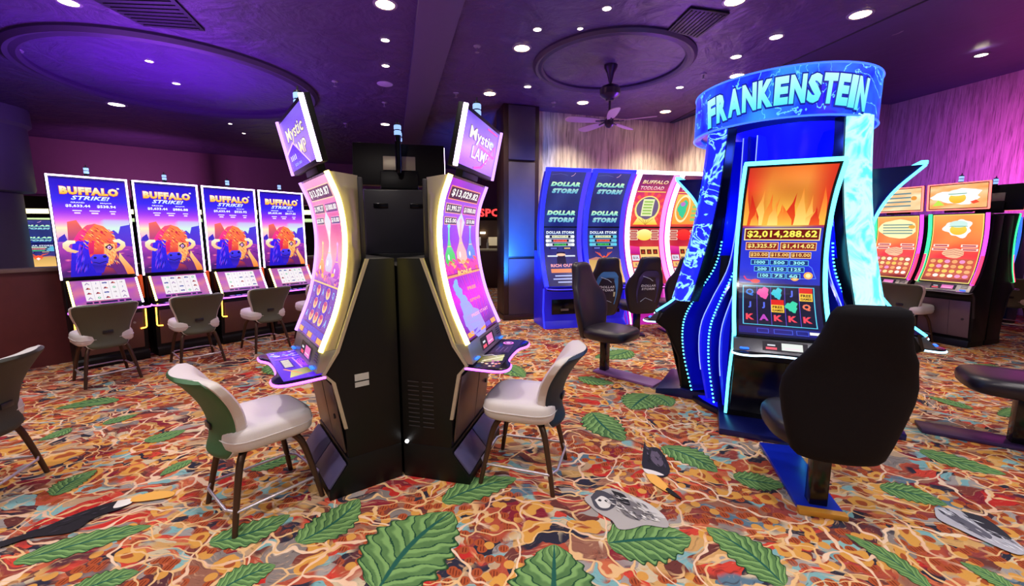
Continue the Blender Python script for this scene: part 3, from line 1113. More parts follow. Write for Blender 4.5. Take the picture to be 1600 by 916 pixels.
def bottle(a, x, y, r, h, c, c2, ly=3):
    P = [(x - r * 0.6, y), (x - r, y + h * 0.10), (x - r * 0.95, y + h * 0.26), (x - r * 0.35, y + h * 0.46), (x - r * 0.16, y + h * 0.62), (x - r * 0.14, y + h * 0.88), (x - r * 0.3, y + h * 0.93), (x, y + h),
         (x + r * 0.3, y + h * 0.93), (x + r * 0.14, y + h * 0.88), (x + r * 0.16, y + h * 0.62), (x + r * 0.35, y + h * 0.46), (x + r * 0.95, y + h * 0.26), (x + r, y + h * 0.10), (x + r * 0.6, y)]
    a.poly(P, c, ly, c2)
    a.blob(x - r * 0.35, y + h * 0.20, r * 0.18, h * 0.07, mixc(c2, WHITE, 0.7), ly + 1, 10)
    a.rect(x - r * 0.35, y + h * 0.44, r * 0.7, h * 0.02, (250, 220, 120), ly + 1)


def art_lamp(W, H, right):
    X, Y = lambda u: u * W, lambda v: v * H
    if right:
        bg = lambda u, v: mixc(stops(v, [(0, (70, 20, 120)), (0.10, (120, 30, 190)), (0.26, (235, 30, 235)), (0.38, (150, 20, 200)), (0.45, (230, 60, 150)), (0.62, (90, 60, 220)), (0.80, (150, 90, 230)), (1, (120, 40, 190))]), (250, 40, 240), 0.35 * wave(u, v, 1))
    else:
        bg = lambda u, v: mixc(stops(v, [(0, (90, 40, 120)), (0.34, (80, 30, 150)), (0.42, (210, 110, 190)), (0.55, (240, 150, 150)), (0.72, (200, 60, 130)), (1, (250, 150, 190))]), (255, 190, 210), 0.35 * wave(u, v, 3))
    a = Art(W, H, nu=10, nv=44, fn=bg)
    # jackpot meters at the top
    meter(a, X(0.5), Y(0.915), W * 0.86, H * 0.085, '$13,029.82' if right else '$13,029.87', back=(66, 16, 60), edge=(255, 150, 120) if right else (250, 200, 160))
    meter(a, X(0.27), Y(0.82), W * 0.42, H * 0.06, '$1,995.27', back=(60, 60, 90), edge=(255, 170, 160))
    meter(a, X(0.74), Y(0.82), W * 0.42, H * 0.06, '$1000.00', back=(90, 40, 110), edge=(255, 120, 190))
    meter(a, X(0.22), Y(0.745), W * 0.32, H * 0.048, '$25.00', back=(50, 60, 90), edge=(255, 170, 160))
    meter(a, X(0.80), Y(0.745), W * 0.30, H * 0.048, '$10.00', back=(60, 60, 120), edge=(255, 150, 190))
    a.poly([(X(0.5), Y(0.60)), (X(0.38), Y(0.74)), (X(0.5), Y(0.80)), (X(0.62), Y(0.74))], (255, 200, 190), 2, (190, 220, 250))
    if right:
        bottle(a, X(0.18), Y(0.47), W * 0.13, H * 0.26, (20, 200, 50), (120, 240, 230))
        bottle(a, X(0.50), Y(0.47), W * 0.15, H * 0.30, (250, 190, 170), (250, 170, 210), 4)
        bottle(a, X(0.80), Y(0.48), W * 0.14, H * 0.25, (40, 110, 240), (140, 200, 255))
        for k in range(30):
            rnd = random.Random(k)
            a.blob(X(rnd.uniform(0.05, 0.95)), Y(rnd.uniform(0.42, 0.50)), W * 0.05, H * 0.010, rnd.choice([(255, 90, 80), (250, 60, 160), (255, 180, 90), (190, 40, 190)]), 5, 10, rot=rnd.uniform(-0.5, 0.5))
        a.rect(0, Y(0.395), W, H * 0.014, (250, 160, 90), 5)
        a.rect(0, Y(0.41), W, H * 0.005, (120, 20, 60), 6)
        a.text('BONUS', X(0.5), Y(0.415), H * 0.03, (255, 220, 120), w=W * 0.42, layer=8, bold=0.04, outline=0.05, oc=(200, 30, 60), shear=0.1)
        # pouring blue figure-like smoke plume
        pl = [(0.20, 0.36, 0.05), (0.17, 0.33, 0.07), (0.22, 0.29, 0.09), (0.27, 0.24, 0.10), (0.28, 0.18, 0.15), (0.30, 0.12, 0.20), (0.38, 0.07, 0.24)]
        for i, (x, y, r) in enumerate(pl):
            a.blob(X(x), Y(y), W * r, H * r * 0.42, mixc((120, 190, 250), (170, 150, 250), i / 7), 4, 18, wob=0.12, seed=i)
        for k in range(9):
            a.line([(X(0.35 + 0.07 * k), Y(0.39)), (X(0.45 + 0.06 * k), Y(0.25)), (X(0.40 + 0.05 * k), Y(0.08))], 0.004, (255, 50, 190) if k % 2 else (190, 60, 255), 3)
        a.text('FREE', X(0.60), Y(0.30), H * 0.022, (255, 170, 90), w=W * 0.26, layer=6, bold=0.03)
        a.text('SPINS', X(0.60), Y(0.22), H * 0.020, (255, 150, 120), w=W * 0.34, layer=6, bold=0.03)
        a.text('PRESS START', X(0.60), Y(0.125), H * 0.020, (255, 170, 200), w=W * 0.55, layer=6, bold=0.03)
    else:
        bottle(a, X(0.24), Y(0.40), W * 0.12, H * 0.22, (250, 140, 40), (250, 220, 150))
        bottle(a, X(0.52), Y(0.43), W * 0.13, H * 0.26, (200, 190, 210), (230, 240, 250), 4)
        bottle(a, X(0.80), Y(0.40), W * 0.12, H * 0.22, (170, 60, 190), (230, 170, 230))
        for k in range(22):
            rnd = random.Random(k + 50)
            a.blob(X(rnd.uniform(0.05, 0.95)), Y(rnd.uniform(0.36, 0.42)), W * 0.06, H * 0.012, rnd.choice([(250, 190, 90), (200, 100, 170), (255, 150, 110), (150, 60, 170)]), 5, 10, rot=rnd.uniform(-0.5, 0.5))
        a.rect(0, Y(0.345), W, H * 0.010, (250, 200, 110), 6)
        # five reels of ornaments and letters
        a.rect(X(0.03), Y(0.09), W * 0.94, H * 0.25, (60, 30, 150), 5)
        for i in range(5):
            x = X(0.12 + 0.19 * i)
            a.rect(x - W * 0.088, Y(0.09), W * 0.176, H * 0.25, (92, 50, 190) if i % 2 else (120, 70, 170), 6)
            for j in range(3):
                y = Y(0.30 - 0.083 * j)
                if i in (1, 3) or (i == 2 and j == 2):
                    a.blob(x, y, W * 0.075, H * 0.036, (250, 200, 130), 7, 16)
                    a.blob(x, y + H * 0.004, W * 0.045, H * 0.024, (225, 130, 110), 8, 14)
                    a.blob(x, y + H * 0.020, W * 0.06, H * 0.014, (190, 60, 110), 9, 12)
                else:
                    a.text('QJAK'[(i * 3 + j) % 4], x, y, H * 0.045, (150, 190, 255), layer=8, bold=0.03, outline=0.03, oc=(50, 20, 110))
        a.rect(X(0.03), Y(0.045), W * 0.94, H * 0.035, (90, 70, 200), 5)
    # bottom button bar
    for k in range(5):
        a.rect(X(0.04 + 0.19 * k), Y(0.012), W * 0.16, H * 0.03, (110, 80, 220) if k % 2 else (255, 170, 80), 4)
    return a


def art_lamp_sign(W, H, left):
    bg = lambda u, v: mixc(stops(v, [(0, (120, 70, 220)), (0.4, (160, 130, 240)), (1, (92, 60, 214))]), (190, 170, 250), 0.4 * wave(u * 0.7, v, 2))
    a = Art(W, H, nu=10, nv=8, fn=bg)
    kw = dict(bold=0.02, outline=0.035, oc=(70, 40, 60))
    a.text('Mystic', W * 0.50, H * 0.64, H * 0.30, (255, 235, 170), w=W * 0.66, layer=4, c2=(250, 250, 220), **kw)
    a.text('LAMP', W * 0.54, H * 0.33, H * 0.24, (250, 214, 140), w=W * 0.50, layer=4, c2=(255, 246, 210), **kw)
    if left:
        a.poly([(0, 0), (0, H * 0.36), (W * 0.34, H * 0.50), (W * 0.78, 0)], (90, 50, 240), 5, (70, 40, 250))
        a.line([(0, H * 0.36), (W * 0.34, H * 0.50), (W * 0.78, 0)], 0.012, (250, 200, 255), 6)
        a.text('1111', W * 0.22, H * 0.24, H * 0.10, WHITE, w=W * 0.22, layer=6, bold=0.04)
        a.text('$25.00', W * 0.34, H * 0.09, H * 0.06, (150, 170, 255), w=W * 0.28, layer=6)
    else:
        a.line([(W * 0.46, H * 0.50), (W * 0.78, H * 0.44), (W * 0.95, H * 0.42)], 0.012, (255, 70, 70), 6)
        a.line([(W * 0.78, H * 0.52), (W * 0.76, H * 0.36), (W * 0.60, H * 0.10), (W * 0.40, 0.01)], 0.014, (255, 40, 60), 6)
        a.line([(W * 0.60, H * 0.93), (W * 0.93, H * 0.93)], 0.010, (255, 60, 160), 6)
        a.line([(W * 0.80, H * 0.46), (W * 0.90, H * 0.66), (W * 0.97, H * 0.50), (W * 0.90, H * 0.40)], 0.010, (230, 70, 230), 6)
        a.blob(W * 0.78, H * 0.68, W * 0.10, H * 0.06, (150, 190, 250), 3, wob=0.1)
    return a


def art_deck(W, H, style):
    rnd = random.Random(11 if style == 'lit' else 12)
    if style == 'lit':
        a = Art(W, H, nu=8, nv=4, fn=lambda u, v: mixc((60, 20, 200), (120, 50, 240), wave(u, v, 1)))
        a.rect(W * 0.34, H * 0.50, W * 0.30, H * 0.30, (50, 16, 150), 1)
        for k in range(7):
            a.rect(W * (0.36 + 0.037 * k), H * 0.54, W * 0.026, H * 0.22, (235, 225, 190), 2)
        a.line([(W * 0.30, H * 0.05), (W * 0.30, H * 0.88)], 0.012, (190, 110, 255), 2)
        a.line([(W * 0.30, H * 0.40), (W * 0.68, H * 0.34)], 0.010, (210, 140, 255), 2)
        for k in range(26):
            x, y = rnd.uniform(0.03, 0.28), rnd.uniform(0.08, 0.92)
            a.blob(W * x, H * y, 0.012, 0.012, rnd.choice([(230, 190, 255), (160, 110, 240), (255, 230, 240), (120, 190, 250)]), 3, 8, wob=0.2, seed=k)
        for k in range(3):
            a.line([(W * (0.50 + 0.03 * math.cos(t)) + 0.05 * math.cos(t) * (k + 1) / 2, H * 0.20 + 0.022 * math.sin(t) * (k + 1) / 2) for t in [i * 0.6283 for i in range(11)]], 0.005, (230, 100, 255), 3)
        a.poly([(W * 0.70, H * 0.22), (W * 0.86, H * 0.16), (W * 0.93, H * 0.80), (W * 0.72, H * 0.66)], (110, 120, 40), 2, (230, 220, 130))
        a.line([(W * 0.66, H * 0.82), (W * 0.86, H * 0.46)], 0.012, (255, 150, 80), 3)
    else:
        a = Art(W, H, nu=4, nv=3, fn=lambda u, v: mixc((12, 6, 22), (46, 20, 66), v * u))
        a.poly([(W * 0.45, H * 0.25), (W * 0.75, H * 0.20), (W * 0.78, H * 0.80), (W * 0.50, H * 0.86)], (34, 18, 50), 1, (74, 44, 92))
        for j in range(3):
            a.rect(W * 0.53, H * (0.38 + 0.14 * j), W * 0.16, H * 0.04, (110, 80, 130), 2)
        a.blob(W * 0.86, H * 0.55, 0.040, 0.040, (250, 130, 240), 2, 24)
        a.blob(W * 0.86, H * 0.55, 0.026, 0.026, (40, 10, 50), 3, 24)
        a.blob(W * 0.86, H * 0.55, 0.018, 0.018, (240, 180, 240), 4, 20)
        a.poly([(W * 0.10, H * 0.2), (W * 0.30, H * 0.12), (W * 0.42, H * 0.80), (W * 0.22, H * 0.90)], (90, 84, 30), 1, (220, 214, 150))
        a.line([(W * 0.16, H * 0.30), (W * 0.36, H * 0.84)], 0.012, (250, 240, 200), 2)
        a.line([(W * 0.32, H * 0.10), (W * 0.38, H * 0.40), (W * 0.34, H * 0.62)], 0.006, (250, 240, 250), 3)
        for k in range(14):
            a.blob(W * rnd.uniform(0.03, 0.2), H * rnd.uniform(0.3, 0.9), 0.010, 0.010, rnd.choice([(255, 170, 120), (250, 230, 210), (210, 110, 170)]), 2, 8)
    return a


def art_storm(W, H, variant):
    X, Y = lambda u: u * W, lambda v: v * H
    bg = lambda u, v: mixc(stops(v, [(0, (30, 20, 70)), (0.25, (50, 40, 110)), (0.5, (24, 24, 90)), (0.56, (20, 30, 110)), (0.75, (34, 40, 96)), (1, (60, 56, 130))]), (70, 90, 170), 0.4 * wave(u, v, variant))
    a = Art(W, H, nu=6, nv=40, fn=bg)
    a.line([(X(0.70), Y(0.985)), (X(0.66), Y(0.965)), (X(0.60), Y(0.955))], 0.006, (250, 190, 230), 2)
    a.line([(X(0.05), Y(0.965)), (X(0.3), Y(0.975)), (X(0.5), Y(0.962))], 0.003, (120, 120, 200), 1)

    def title(y, s, c, c2):
        a.text('DOLLAR', X(0.50), Y(y), H * 0.040 * s, c, w=W * 0.84, layer=5, bold=0.09, shear=0.2, c2=c2, outline=0.04, oc=(16, 30, 90))
        a.text('STORM', X(0.52), Y(y - 0.058 * s), H * 0.042 * s, mixc(c, (60, 120, 220), 0.4), w=W * 0.76, layer=5, bold=0.09, shear=0.2, c2=mixc(c2, (80, 150, 240), 0.3), outline=0.03, oc=(16, 30, 90))
    title(0.885, 1, (110, 200, 200), (220, 255, 200))
    title(0.64, 1, (110, 200, 200), (220, 255, 200))
    a.rect(0, Y(0.515), W, H * 0.012, (6, 6, 20), 6)
    a.text('DOLLAR STORM', X(0.5), Y(0.475), H * 0.024, (190, 220, 255), w=W * 0.82, layer=6, bold=0.04, c2=WHITE)
    for k, (c, w, t) in enumerate([((235, 240, 190), 0.62, '$1,278,651.45'), ((255, 90, 60), 0.52, '$6,265.31'), ((60, 190, 80), 0.46, '$1,068.76')]):
        y = 0.440 - 0.034 * k
        a.rect(X(0.5 - 0.42), Y(y - 0.013), W * 0.84, H * 0.026, (210, 215, 225) if variant == 0 else (110, 190, 220), 3)
        a.rect(X(0.5 - w / 2), Y(y - 0.010), W * w, H * 0.020, (20, 16, 30), 4)
        a.rect(X(0.5 - w / 2.6), Y(y - 0.009), W * w / 1.3, H * 0.018, c, 5)
        a.text(t, X(0.5), Y(y), H * 0.013, (40, 30, 30), w=W * w * 0.66, layer=6)
        for sx in (0.12, 0.88):
            a.blob(X(sx), Y(y), W * 0.05, H * 0.014, (235, 240, 245) if variant == 0 else (90, 200, 230), 4, 14)
    for sx in (0.30, 0.70):
        a.rect(X(sx - 0.13), Y(0.333), W * 0.26, H * 0.016, (20, 20, 60), 4)
        a.rect(X(sx - 0.09), Y(0.336), W * 0.18, H * 0.010, (230, 190, 120) if sx > 0.5 else (110, 120, 220), 5)
    if variant == 0:
        a.poly([(X(0.36), Y(0.20)), (X(0.38), Y(0.31)), (X(0.62), Y(0.31)), (X(0.64), Y(0.20))], (30, 20, 60), 3)
        a.blob(X(0.5), Y(0.285), W * 0.14, H * 0.012, (250, 200, 170), 4)
        a.rect(X(0.10), Y(0.268), W * 0.30, H * 0.012, (220, 230, 250), 4)
        a.rect(X(0.62), Y(0.268), W * 0.30, H * 0.012, (220, 230, 250), 4)
        a.text('RICH OUT', X(0.5), Y(0.19), H * 0.028, (255, 170, 180), w=W * 0.66, layer=4, bold=0.04)
        a.rect(X(0.16), Y(0.125), W * 0.68, H * 0.035, (250, 140, 90), 4)
        for y, w in ((0.09, 0.5), (0.06, 0.64), (0.03, 0.4)):
            a.rect(X(0.5 - w / 2), Y(y), W * w, H * 0.012, (180, 190, 250), 3)
    else:
        a.rect(0, Y(0.02), W, H * 0.22, (240, 190, 110), 2, c2=(200, 160, 90))
        a.poly([(0, Y(0.24)), (X(0.25), Y(0.262)), (X(0.6), Y(0.245)), (X(0.8), Y(0.258)), (X(1), Y(0.24)), (X(1), Y(0.235)), (0, Y(0.235))], (190, 120, 110), 3)
        # generic antlered animal mask
        a.poly([(X(0.36), Y(0.24)), (X(0.50), Y(0.275)), (X(0.64), Y(0.24)), (X(0.58), Y(0.19)), (X(0.5), Y(0.165)), (X(0.42), Y(0.19))], (250, 110, 60), 4, (240, 80, 40))
        a.poly([(X(0.44), Y(0.20)), (X(0.5), Y(0.165)), (X(0.56), Y(0.20)), (X(0.5), Y(0.225))], (255, 240, 230), 5)
        for s_ in (-1, 1):
            for k in range(3):
                a.line([(X(0.5 + s_ * 0.06), Y(0.26)), (X(0.5 + s_ * (0.14 + 0.06 * k)), Y(0.30 + 0.004 * k))], 0.010, (230, 90, 50), 4)
    return a


def art_gold(W, H, variant):
    X, Y = lambda u: u * W, lambda v: v * H
    bg = lambda u, v: mixc(stops(v, [(0, (170, 30, 60)), (0.2, (190, 20, 90)), (0.34, (200, 30, 60)), (0.5, (150, 20, 50)), (0.55, (230, 60, 60)), (0.8, (220, 40, 110)), (0.92, (120, 30, 110)), (1, (70, 30, 90))]), (250, 170, 70), 0.25 * wave(u, v, variant))
    a = Art(W, H, nu=6, nv=40, fn=bg)
    a.text('BUFFALO', X(0.52), Y(0.925), H * 0.034, (250, 190, 130), w=W * 0.80, layer=5, bold=0.03, shear=0.15, c2=(255, 240, 210), outline=0.03, oc=(110, 10, 60))
    a.text('TODLOAD', X(0.48), Y(0.870), H * 0.034, (250, 150, 170), w=W * 0.74, layer=5, bold=0.03, shear=0.15, c2=(255, 230, 230), outline=0.03, oc=(110, 10, 60))
    a.rect(X(0.05), Y(0.832), W * 0.9, H * 0.008, (255, 210, 100), 3)
    if variant == 0:
        for k in range(14):
            t = 2 * math.pi * k / 14
            a.poly([(X(0.5), Y(0.69)), (X(0.5 + 0.55 * math.cos(t)), Y(0.69 + 0.15 * math.sin(t))), (X(0.5 + 0.55 * math.cos(t + 0.2)), Y(0.69 + 0.15 * math.sin(t + 0.2)))], (250, 90, 80), 1)
        a.blob(X(0.5), Y(0.685), W * 0.40, H * 0.115, (250, 226, 130), 3)
        a.blob(X(0.5), Y(0.690), W * 0.35, H * 0.100, (110, 90, 130), 4)
        a.rect(X(0.32), Y(0.62), W * 0.36, H * 0.15, (230, 236, 180), 5)
        for j in range(5):
            a.rect(X(0.36), Y(0.635 + 0.026 * j), W * 0.28, H * 0.014, (150, 190, 90), 6)
        a.poly([(X(0.10), Y(0.545)), (X(0.26), Y(0.62)), (X(0.5), Y(0.585)), (X(0.74), Y(0.62)), (X(0.90), Y(0.545))], (250, 200, 60), 7, (255, 240, 150))
        for k in range(5):
            a.line([(X(0.5), Y(0.545)), (X(0.26 + 0.12 * k), Y(0.60))], 0.006, (160, 110, 30), 8)
    else:
        a.rect(X(0.06), Y(0.55), W * 0.88, H * 0.27, (250, 150, 60), 2, c2=(240, 190, 90))
        a.blob(X(0.34), Y(0.69), W * 0.24, H * 0.125, (250, 236, 180), 3)
        a.blob(X(0.34), Y(0.69), W * 0.20, H * 0.105, (230, 160, 60), 4)
        a.blob(X(0.34), Y(0.69), W * 0.15, H * 0.075, (60, 200, 150), 5, wob=0.15)
        a.blob(X(0.32), Y(0.73), W * 0.08, H * 0.020, (190, 120, 200), 6)
        for j in range(6):
            a.rect(X(0.66), Y(0.58 + 0.038 * j), W * 0.26, H * 0.024, (140, 200, 120), 4)
    a.rect(0, Y(0.515), W, H * 0.012, (10, 4, 12), 8)
    for j in range(3):
        for sx in (0.16, 0.84):
            a.rect(X(sx - 0.13), Y(0.41 + 0.033 * j), W * 0.26, H * 0.022, (250, 226, 200), 4)
            a.rect(X(sx - 0.11), Y(0.415 + 0.033 * j), W * 0.22, H * 0.012, (170, 40, 40), 5)
    a.blob(X(0.5), Y(0.455), W * 0.26, H * 0.050, (250, 210, 80) if variant == 0 else (230, 30, 40), 4, c2=(255, 246, 170) if variant == 0 else (250, 60, 50))
    a.poly([(0, Y(0.36)), (X(0.9), Y(0.33)), (X(0.3), Y(0.28)), (0, Y(0.29))], (180, 10, 130), 3, (240, 60, 150))
    a.rect(X(0.34), Y(0.13), W * 0.62, H * 0.22, (250, 200, 120), 5)
    for i in range(3):
        for j in range(3):
            x, y = X(0.44 + 0.20 * i), Y(0.163 + 0.07 * j)
            a.rect(x - W * 0.075, y - H * 0.022, W * 0.15, H * 0.044, (90, 30, 20), 6)
            a.poly([(x - W * 0.05, y - H * 0.012), (x, y + H * 0.016), (x + W * 0.05, y - H * 0.012)], (180, 60, 30), 7)
    for j, c in enumerate([(230, 230, 235), (250, 190, 110), (220, 220, 235)]):
        a.rect(X(0.06), Y(0.10 + 0.062 * j), W * 0.24, H * 0.05, c, 5)
        a.text('8/A' if j == 2 else 'K', X(0.18), Y(0.125 + 0.062 * j), H * 0.026, (120, 90, 110), layer=6)
    for y, w in ((0.07, 0.7), (0.04, 0.5), (0.015, 0.66)):
        a.rect(X(0.5 - w / 2), Y(y), W * w, H * 0.014, (255, 170, 190), 3)
    return a


def art_tower(W, H, front):
    """jackpot game: fire-coloured band on top (the character portrait of the game is left out), meters, reels"""
    X, Y = lambda u: u * W, lambda v: v * H
    v0 = 0.655

    def bg(u, v):
        if v > v0:
            t = (v - v0) / (1 - v0)
            c = mixc((250, 210, 80), (240, 120, 40), t)
            e = abs(u - 0.5) * 2
            c = mixc(c, (225, 30, 20), max(0, e - 0.45) * 1.7)
            return mixc(c, (150, 60, 10), 0.35 * wave(u * 0.8, v * 2, 4))
        c = stops(v, [(0, (16, 10, 90)), (0.33, (24, 20, 130)), (0.42, (30, 40, 210)), (0.55, (40, 50, 200)), (0.66, (30, 20, 110))])
        return mixc(c, (60, 90, 250), 0.45 * wave(u, v * 2, 6))
    a = Art(W, H, nu=14, nv=56, fn=bg)
    rnd = random.Random(21)
    for k in range(16):
        x0 = (k + 0.5) / 16 + rnd.uniform(-0.03, 0.03)
        hh = rnd.uniform(0.10, 0.30) * (0.55 + abs(x0 - 0.5))
        w_ = rnd.uniform(0.04, 0.075)
        sway = rnd.uniform(-0.05, 0.05)
        c1, c2 = rnd.choice([((250, 190, 70), (235, 90, 30)), ((255, 225, 120), (240, 130, 40)), ((235, 90, 30), (200, 20, 20))])
        a.poly([(X(max(0, x0 - w_)), Y(v0 + 0.005)), (X(max(0, x0 - w_ * 0.8)), Y(v0 + hh * 0.4)), (X(min(1, max(0, x0 - w_ * 0.2 + sway))), Y(v0 + hh * 0.7)), (X(min(1, max(0, x0 + sway * 1.6))), Y(v0 + hh)),
                (X(min(1, x0 + w_ * 0.35 + sway * 0.5)), Y(v0 + hh * 0.62)), (X(min(1, x0 + w_ * 0.9)), Y(v0 + hh * 0.3)), (X(min(1, x0 + w_)), Y(v0 + 0.005))], c1, 1 + k % 3, c2)
    meter(a, X(0.5), Y(0.610), W * 0.94, H * 0.066, '$2,014,288.62', (255, 236, 90), (110, 16, 16), (255, 230, 150), 3, 0.66, 0.92)
    meter(a, X(0.27), Y(0.545), W * 0.42, H * 0.044, '$3,325.57', (255, 220, 120), (140, 30, 30), (255, 190, 150), 3)
    meter(a, X(0.72), Y(0.545), W * 0.44, H * 0.044, '$1,414.02', (255, 220, 120), (140, 30, 30), (255, 200, 120), 3)
    for k, t in enumerate(('$20.00', '$15.00', '$10.00')):
        meter(a, X(0.24 + 0.26 * k), Y(0.497), W * 0.25, H * 0.034, t, (255, 200, 110), (120, 40, 30), (255, 220, 150), 3)
    for j, row in enumerate((('1000', '500', '300'), ('200', '150', '125'), ('100', '75', '60'))):
        w = 0.23 - 0.03 * j
        for k, t in enumerate(row):
            meter(a, X(0.5 + (k - 1) * w * 1.06), Y(0.455 - 0.037 * j), W * w, H * 0.029, t, (150, 240, 255), (20, 50, 130), (110, 220, 250), 3, 0.6, 0.6)
    for (x, y) in ((0.70, 0.375), (0.86, 0.387)):
        a.blob(X(x), Y(y), W * 0.055, H * 0.020, (255, 180, 90), 3)
        a.blob(X(x), Y(y), W * 0.030, H * 0.012, (255, 235, 170), 4)
    a.line([(X(0.62), Y(0.365)), (X(0.95), Y(0.372)), (X(0.9), Y(0.43)), (X(0.80), Y(0.46))], 0.006, (80, 120, 255), 3)
    a.line([(X(0.06), Y(0.375)), (X(0.09), Y(0.355)), (X(0.16), Y(0.35))], 0.010, (230, 30, 90), 3)
    a.blob(X(0.21), Y(0.347), W * 0.06, H * 0.012, (230, 60, 60), 3)
    a.rect(0, 0, W, H * 0.335, (12, 8, 60), 1)
    for i in range(5):
        a.rect(X(0.06 + 0.172 * i), Y(0.075), W * 0.160, H * 0.24, (10, 8, 44), 3)
        a.rect(X(0.06 + 0.172 * i) - 0.001, Y(0.075), 0.003, H * 0.24, (110, 80, 220), 4)
    a.frame(X(0.05), Y(0.070), W * 0.88, H * 0.25, 0.006, (90, 210, 245), 5)
    rs = ['OJK', 'PJA', 'cFK', 'JGK', 'FQK']
    for i, col in enumerate(rs):
        for j, s_ in enumerate(col):
            x, y = X(0.14 + 0.172 * i), Y(0.278 - 0.078 * j)
            if s_ == 'F':
                a.rect(x - W * 0.078, y - H * 0.040, W * 0.156, H * 0.078, (250, 200, 60), 6)
                a.rect(x - W * 0.078, y + H * 0.006, W * 0.156, H * 0.032, (220, 30, 20), 7)
                a.text('FREE', x, y - H * 0.008, H * 0.016, (60, 20, 10), w=W * 0.12, layer=8, bold=0.04)
                a.text('GAMES', x, y - H * 0.028, H * 0.014, (60, 20, 10), w=W * 0.13, layer=8, bold=0.04)
            elif s_ == 'O':
                a.text('Q', x, y, H * 0.042, (60, 130, 240), layer=7, bold=0.03)
            elif s_ == 'P':
                a.blob(x, y, W * 0.07, H * 0.034, (240, 90, 170), 6, wob=0.15)
            elif s_ == 'c':
                a.blob(x, y, W * 0.06, H * 0.032, (60, 200, 220), 6, wob=0.2)
            elif s_ == 'G':
                a.blob(x, y, W * 0.07, H * 0.032, (60, 210, 170), 6, wob=0.2)
            else:
                a.text(s_, x, y, H * 0.040, {'K': (240, 70, 90), 'A': (190, 70, 190), 'Q': (240, 120, 90)}.get(s_, (90, 110, 240)), layer=7, bold=0.05)
    a.rect(0, Y(0.012), W, H * 0.045, (24, 20, 120), 2)
    for x, w in ((0.22, 0.14), (0.42, 0.22), (0.68, 0.14)):
        a.frame(X(x), Y(0.018), W * w, H * 0.03, 0.004, (70, 90, 230), 3)
    a.rect(X(0.83), Y(0.026), W * 0.14, H * 0.018, (240, 240, 240), 4)
    return a


def art_pot(W, H, text):
    X, Y = lambda u: u * W, lambda v: v * H
    a = Art(W, H, nu=10, nv=34, fn=lambda u, v: mixc(stops(v, [(0, (110, 30, 40)), (0.28, (240, 60, 70)), (0.42, (250, 40, 60)), (0.6, (250, 110, 50)), (1, (255, 160, 80))]), (255, 210, 110), 0.3 * wave(u, v, 1)))
    a.frame(0, 0, W, H, 0.010, (255, 230, 120), 2)
    if text:
        a.blob(X(0.5), Y(0.80), W * 0.46, H * 0.15, (250, 240, 180), 2, wob=0.05)
        for j in range(4):
            a.rect(X(0.14), Y(0.72 + 0.045 * j), W * 0.72, H * 0.018, (110, 150, 140), 3)
        a.blob(X(0.84), Y(0.83), W * 0.08, H * 0.03, (230, 170, 60), 4)
    else:
        a.blob(X(0.52), Y(0.80), W * 0.27, H * 0.12, WHITE, 2, wob=0.16, n=40)
        a.blob(X(0.52), Y(0.78), W * 0.17, H * 0.075, (250, 190, 50), 3, c2=(255, 220, 90))
        a.blob(X(0.52), Y(0.862), W * 0.18, H * 0.050, (205, 236, 228), 4)
        a.rect(X(0.34), Y(0.825), W * 0.36, H * 0.008, (60, 150, 110), 5)
    for sx, yy in ((0.22, 0.55), (0.78, 0.55), (0.20, 0.495), (0.80, 0.495)):
        a.rect(X(sx - 0.16), Y(yy - 0.018), W * 0.32, H * 0.036, (255, 236, 220), 3)
        a.rect(X(sx - 0.13), Y(yy - 0.010), W * 0.26, H * 0.020, (190, 50, 60), 4)
    a.blob(X(0.5), Y(0.44), W * 0.22, H * 0.07, (250, 190, 150), 4, wob=0.05)
    for j in range(3):
        a.line([(X(0.30), Y(0.40 + 0.03 * j)), (X(0.5), Y(0.43 + 0.03 * j)), (X(0.70), Y(0.40 + 0.03 * j))], 0.005, (160, 60, 60), 5)
    a.rect(X(0.05), Y(0.06), W * 0.90, H * 0.30, (200, 90, 70), 3)
    rnd = random.Random(3 + int(text))
    for i in range(6):
        for j in range(4):
            a.blob(X(0.13 + 0.148 * i), Y(0.10 + 0.073 * j), W * 0.058, H * 0.027, rnd.choice([(255, 220, 150), (250, 170, 110), (255, 240, 230), (240, 150, 200), (250, 200, 90)]), 4, 12)
    return a


def art_pot_sign(W, H, text):
    X, Y = lambda u: u * W, lambda v: v * H
    a = Art(W, H, nu=8, nv=6, fn=lambda u, v: mixc((255, 150, 70), (255, 240, 200), 0.7 * wave(u, v, 2) + (0.3 if text else 0)))
    if text:
        for j in range(4):
            a.rect(X(0.1), Y(0.18 + 0.19 * j), W * 0.7, H * 0.07, (100, 140, 140), 2)
        a.blob(X(0.86), Y(0.55), W * 0.06, H * 0.1, (230, 150, 50), 2)
    else:
        a.blob(X(0.5), Y(0.5), W * 0.42, H * 0.32, WHITE, 1, wob=0.15)
        a.blob(X(0.50), Y(0.42), W * 0.15, H * 0.22, (250, 180, 40), 2, c2=(255, 220, 90))
        a.blob(X(0.50), Y(0.66), W * 0.17, H * 0.14, (235, 248, 240), 3)
        a.rect(X(0.34), Y(0.60), W * 0.32, H * 0.025, (50, 140, 110), 4)
        a.poly([(X(0.72), Y(0.25)), (X(0.82), Y(0.33)), (X(0.88), Y(0.22)), (X(0.78), Y(0.16))], (240, 80, 50), 3)
        a.poly([(X(0.05), Y(0.12)), (X(0.16), Y(0.38)), (X(0.28), Y(0.14))], (190, 230, 80), 3)
    return a


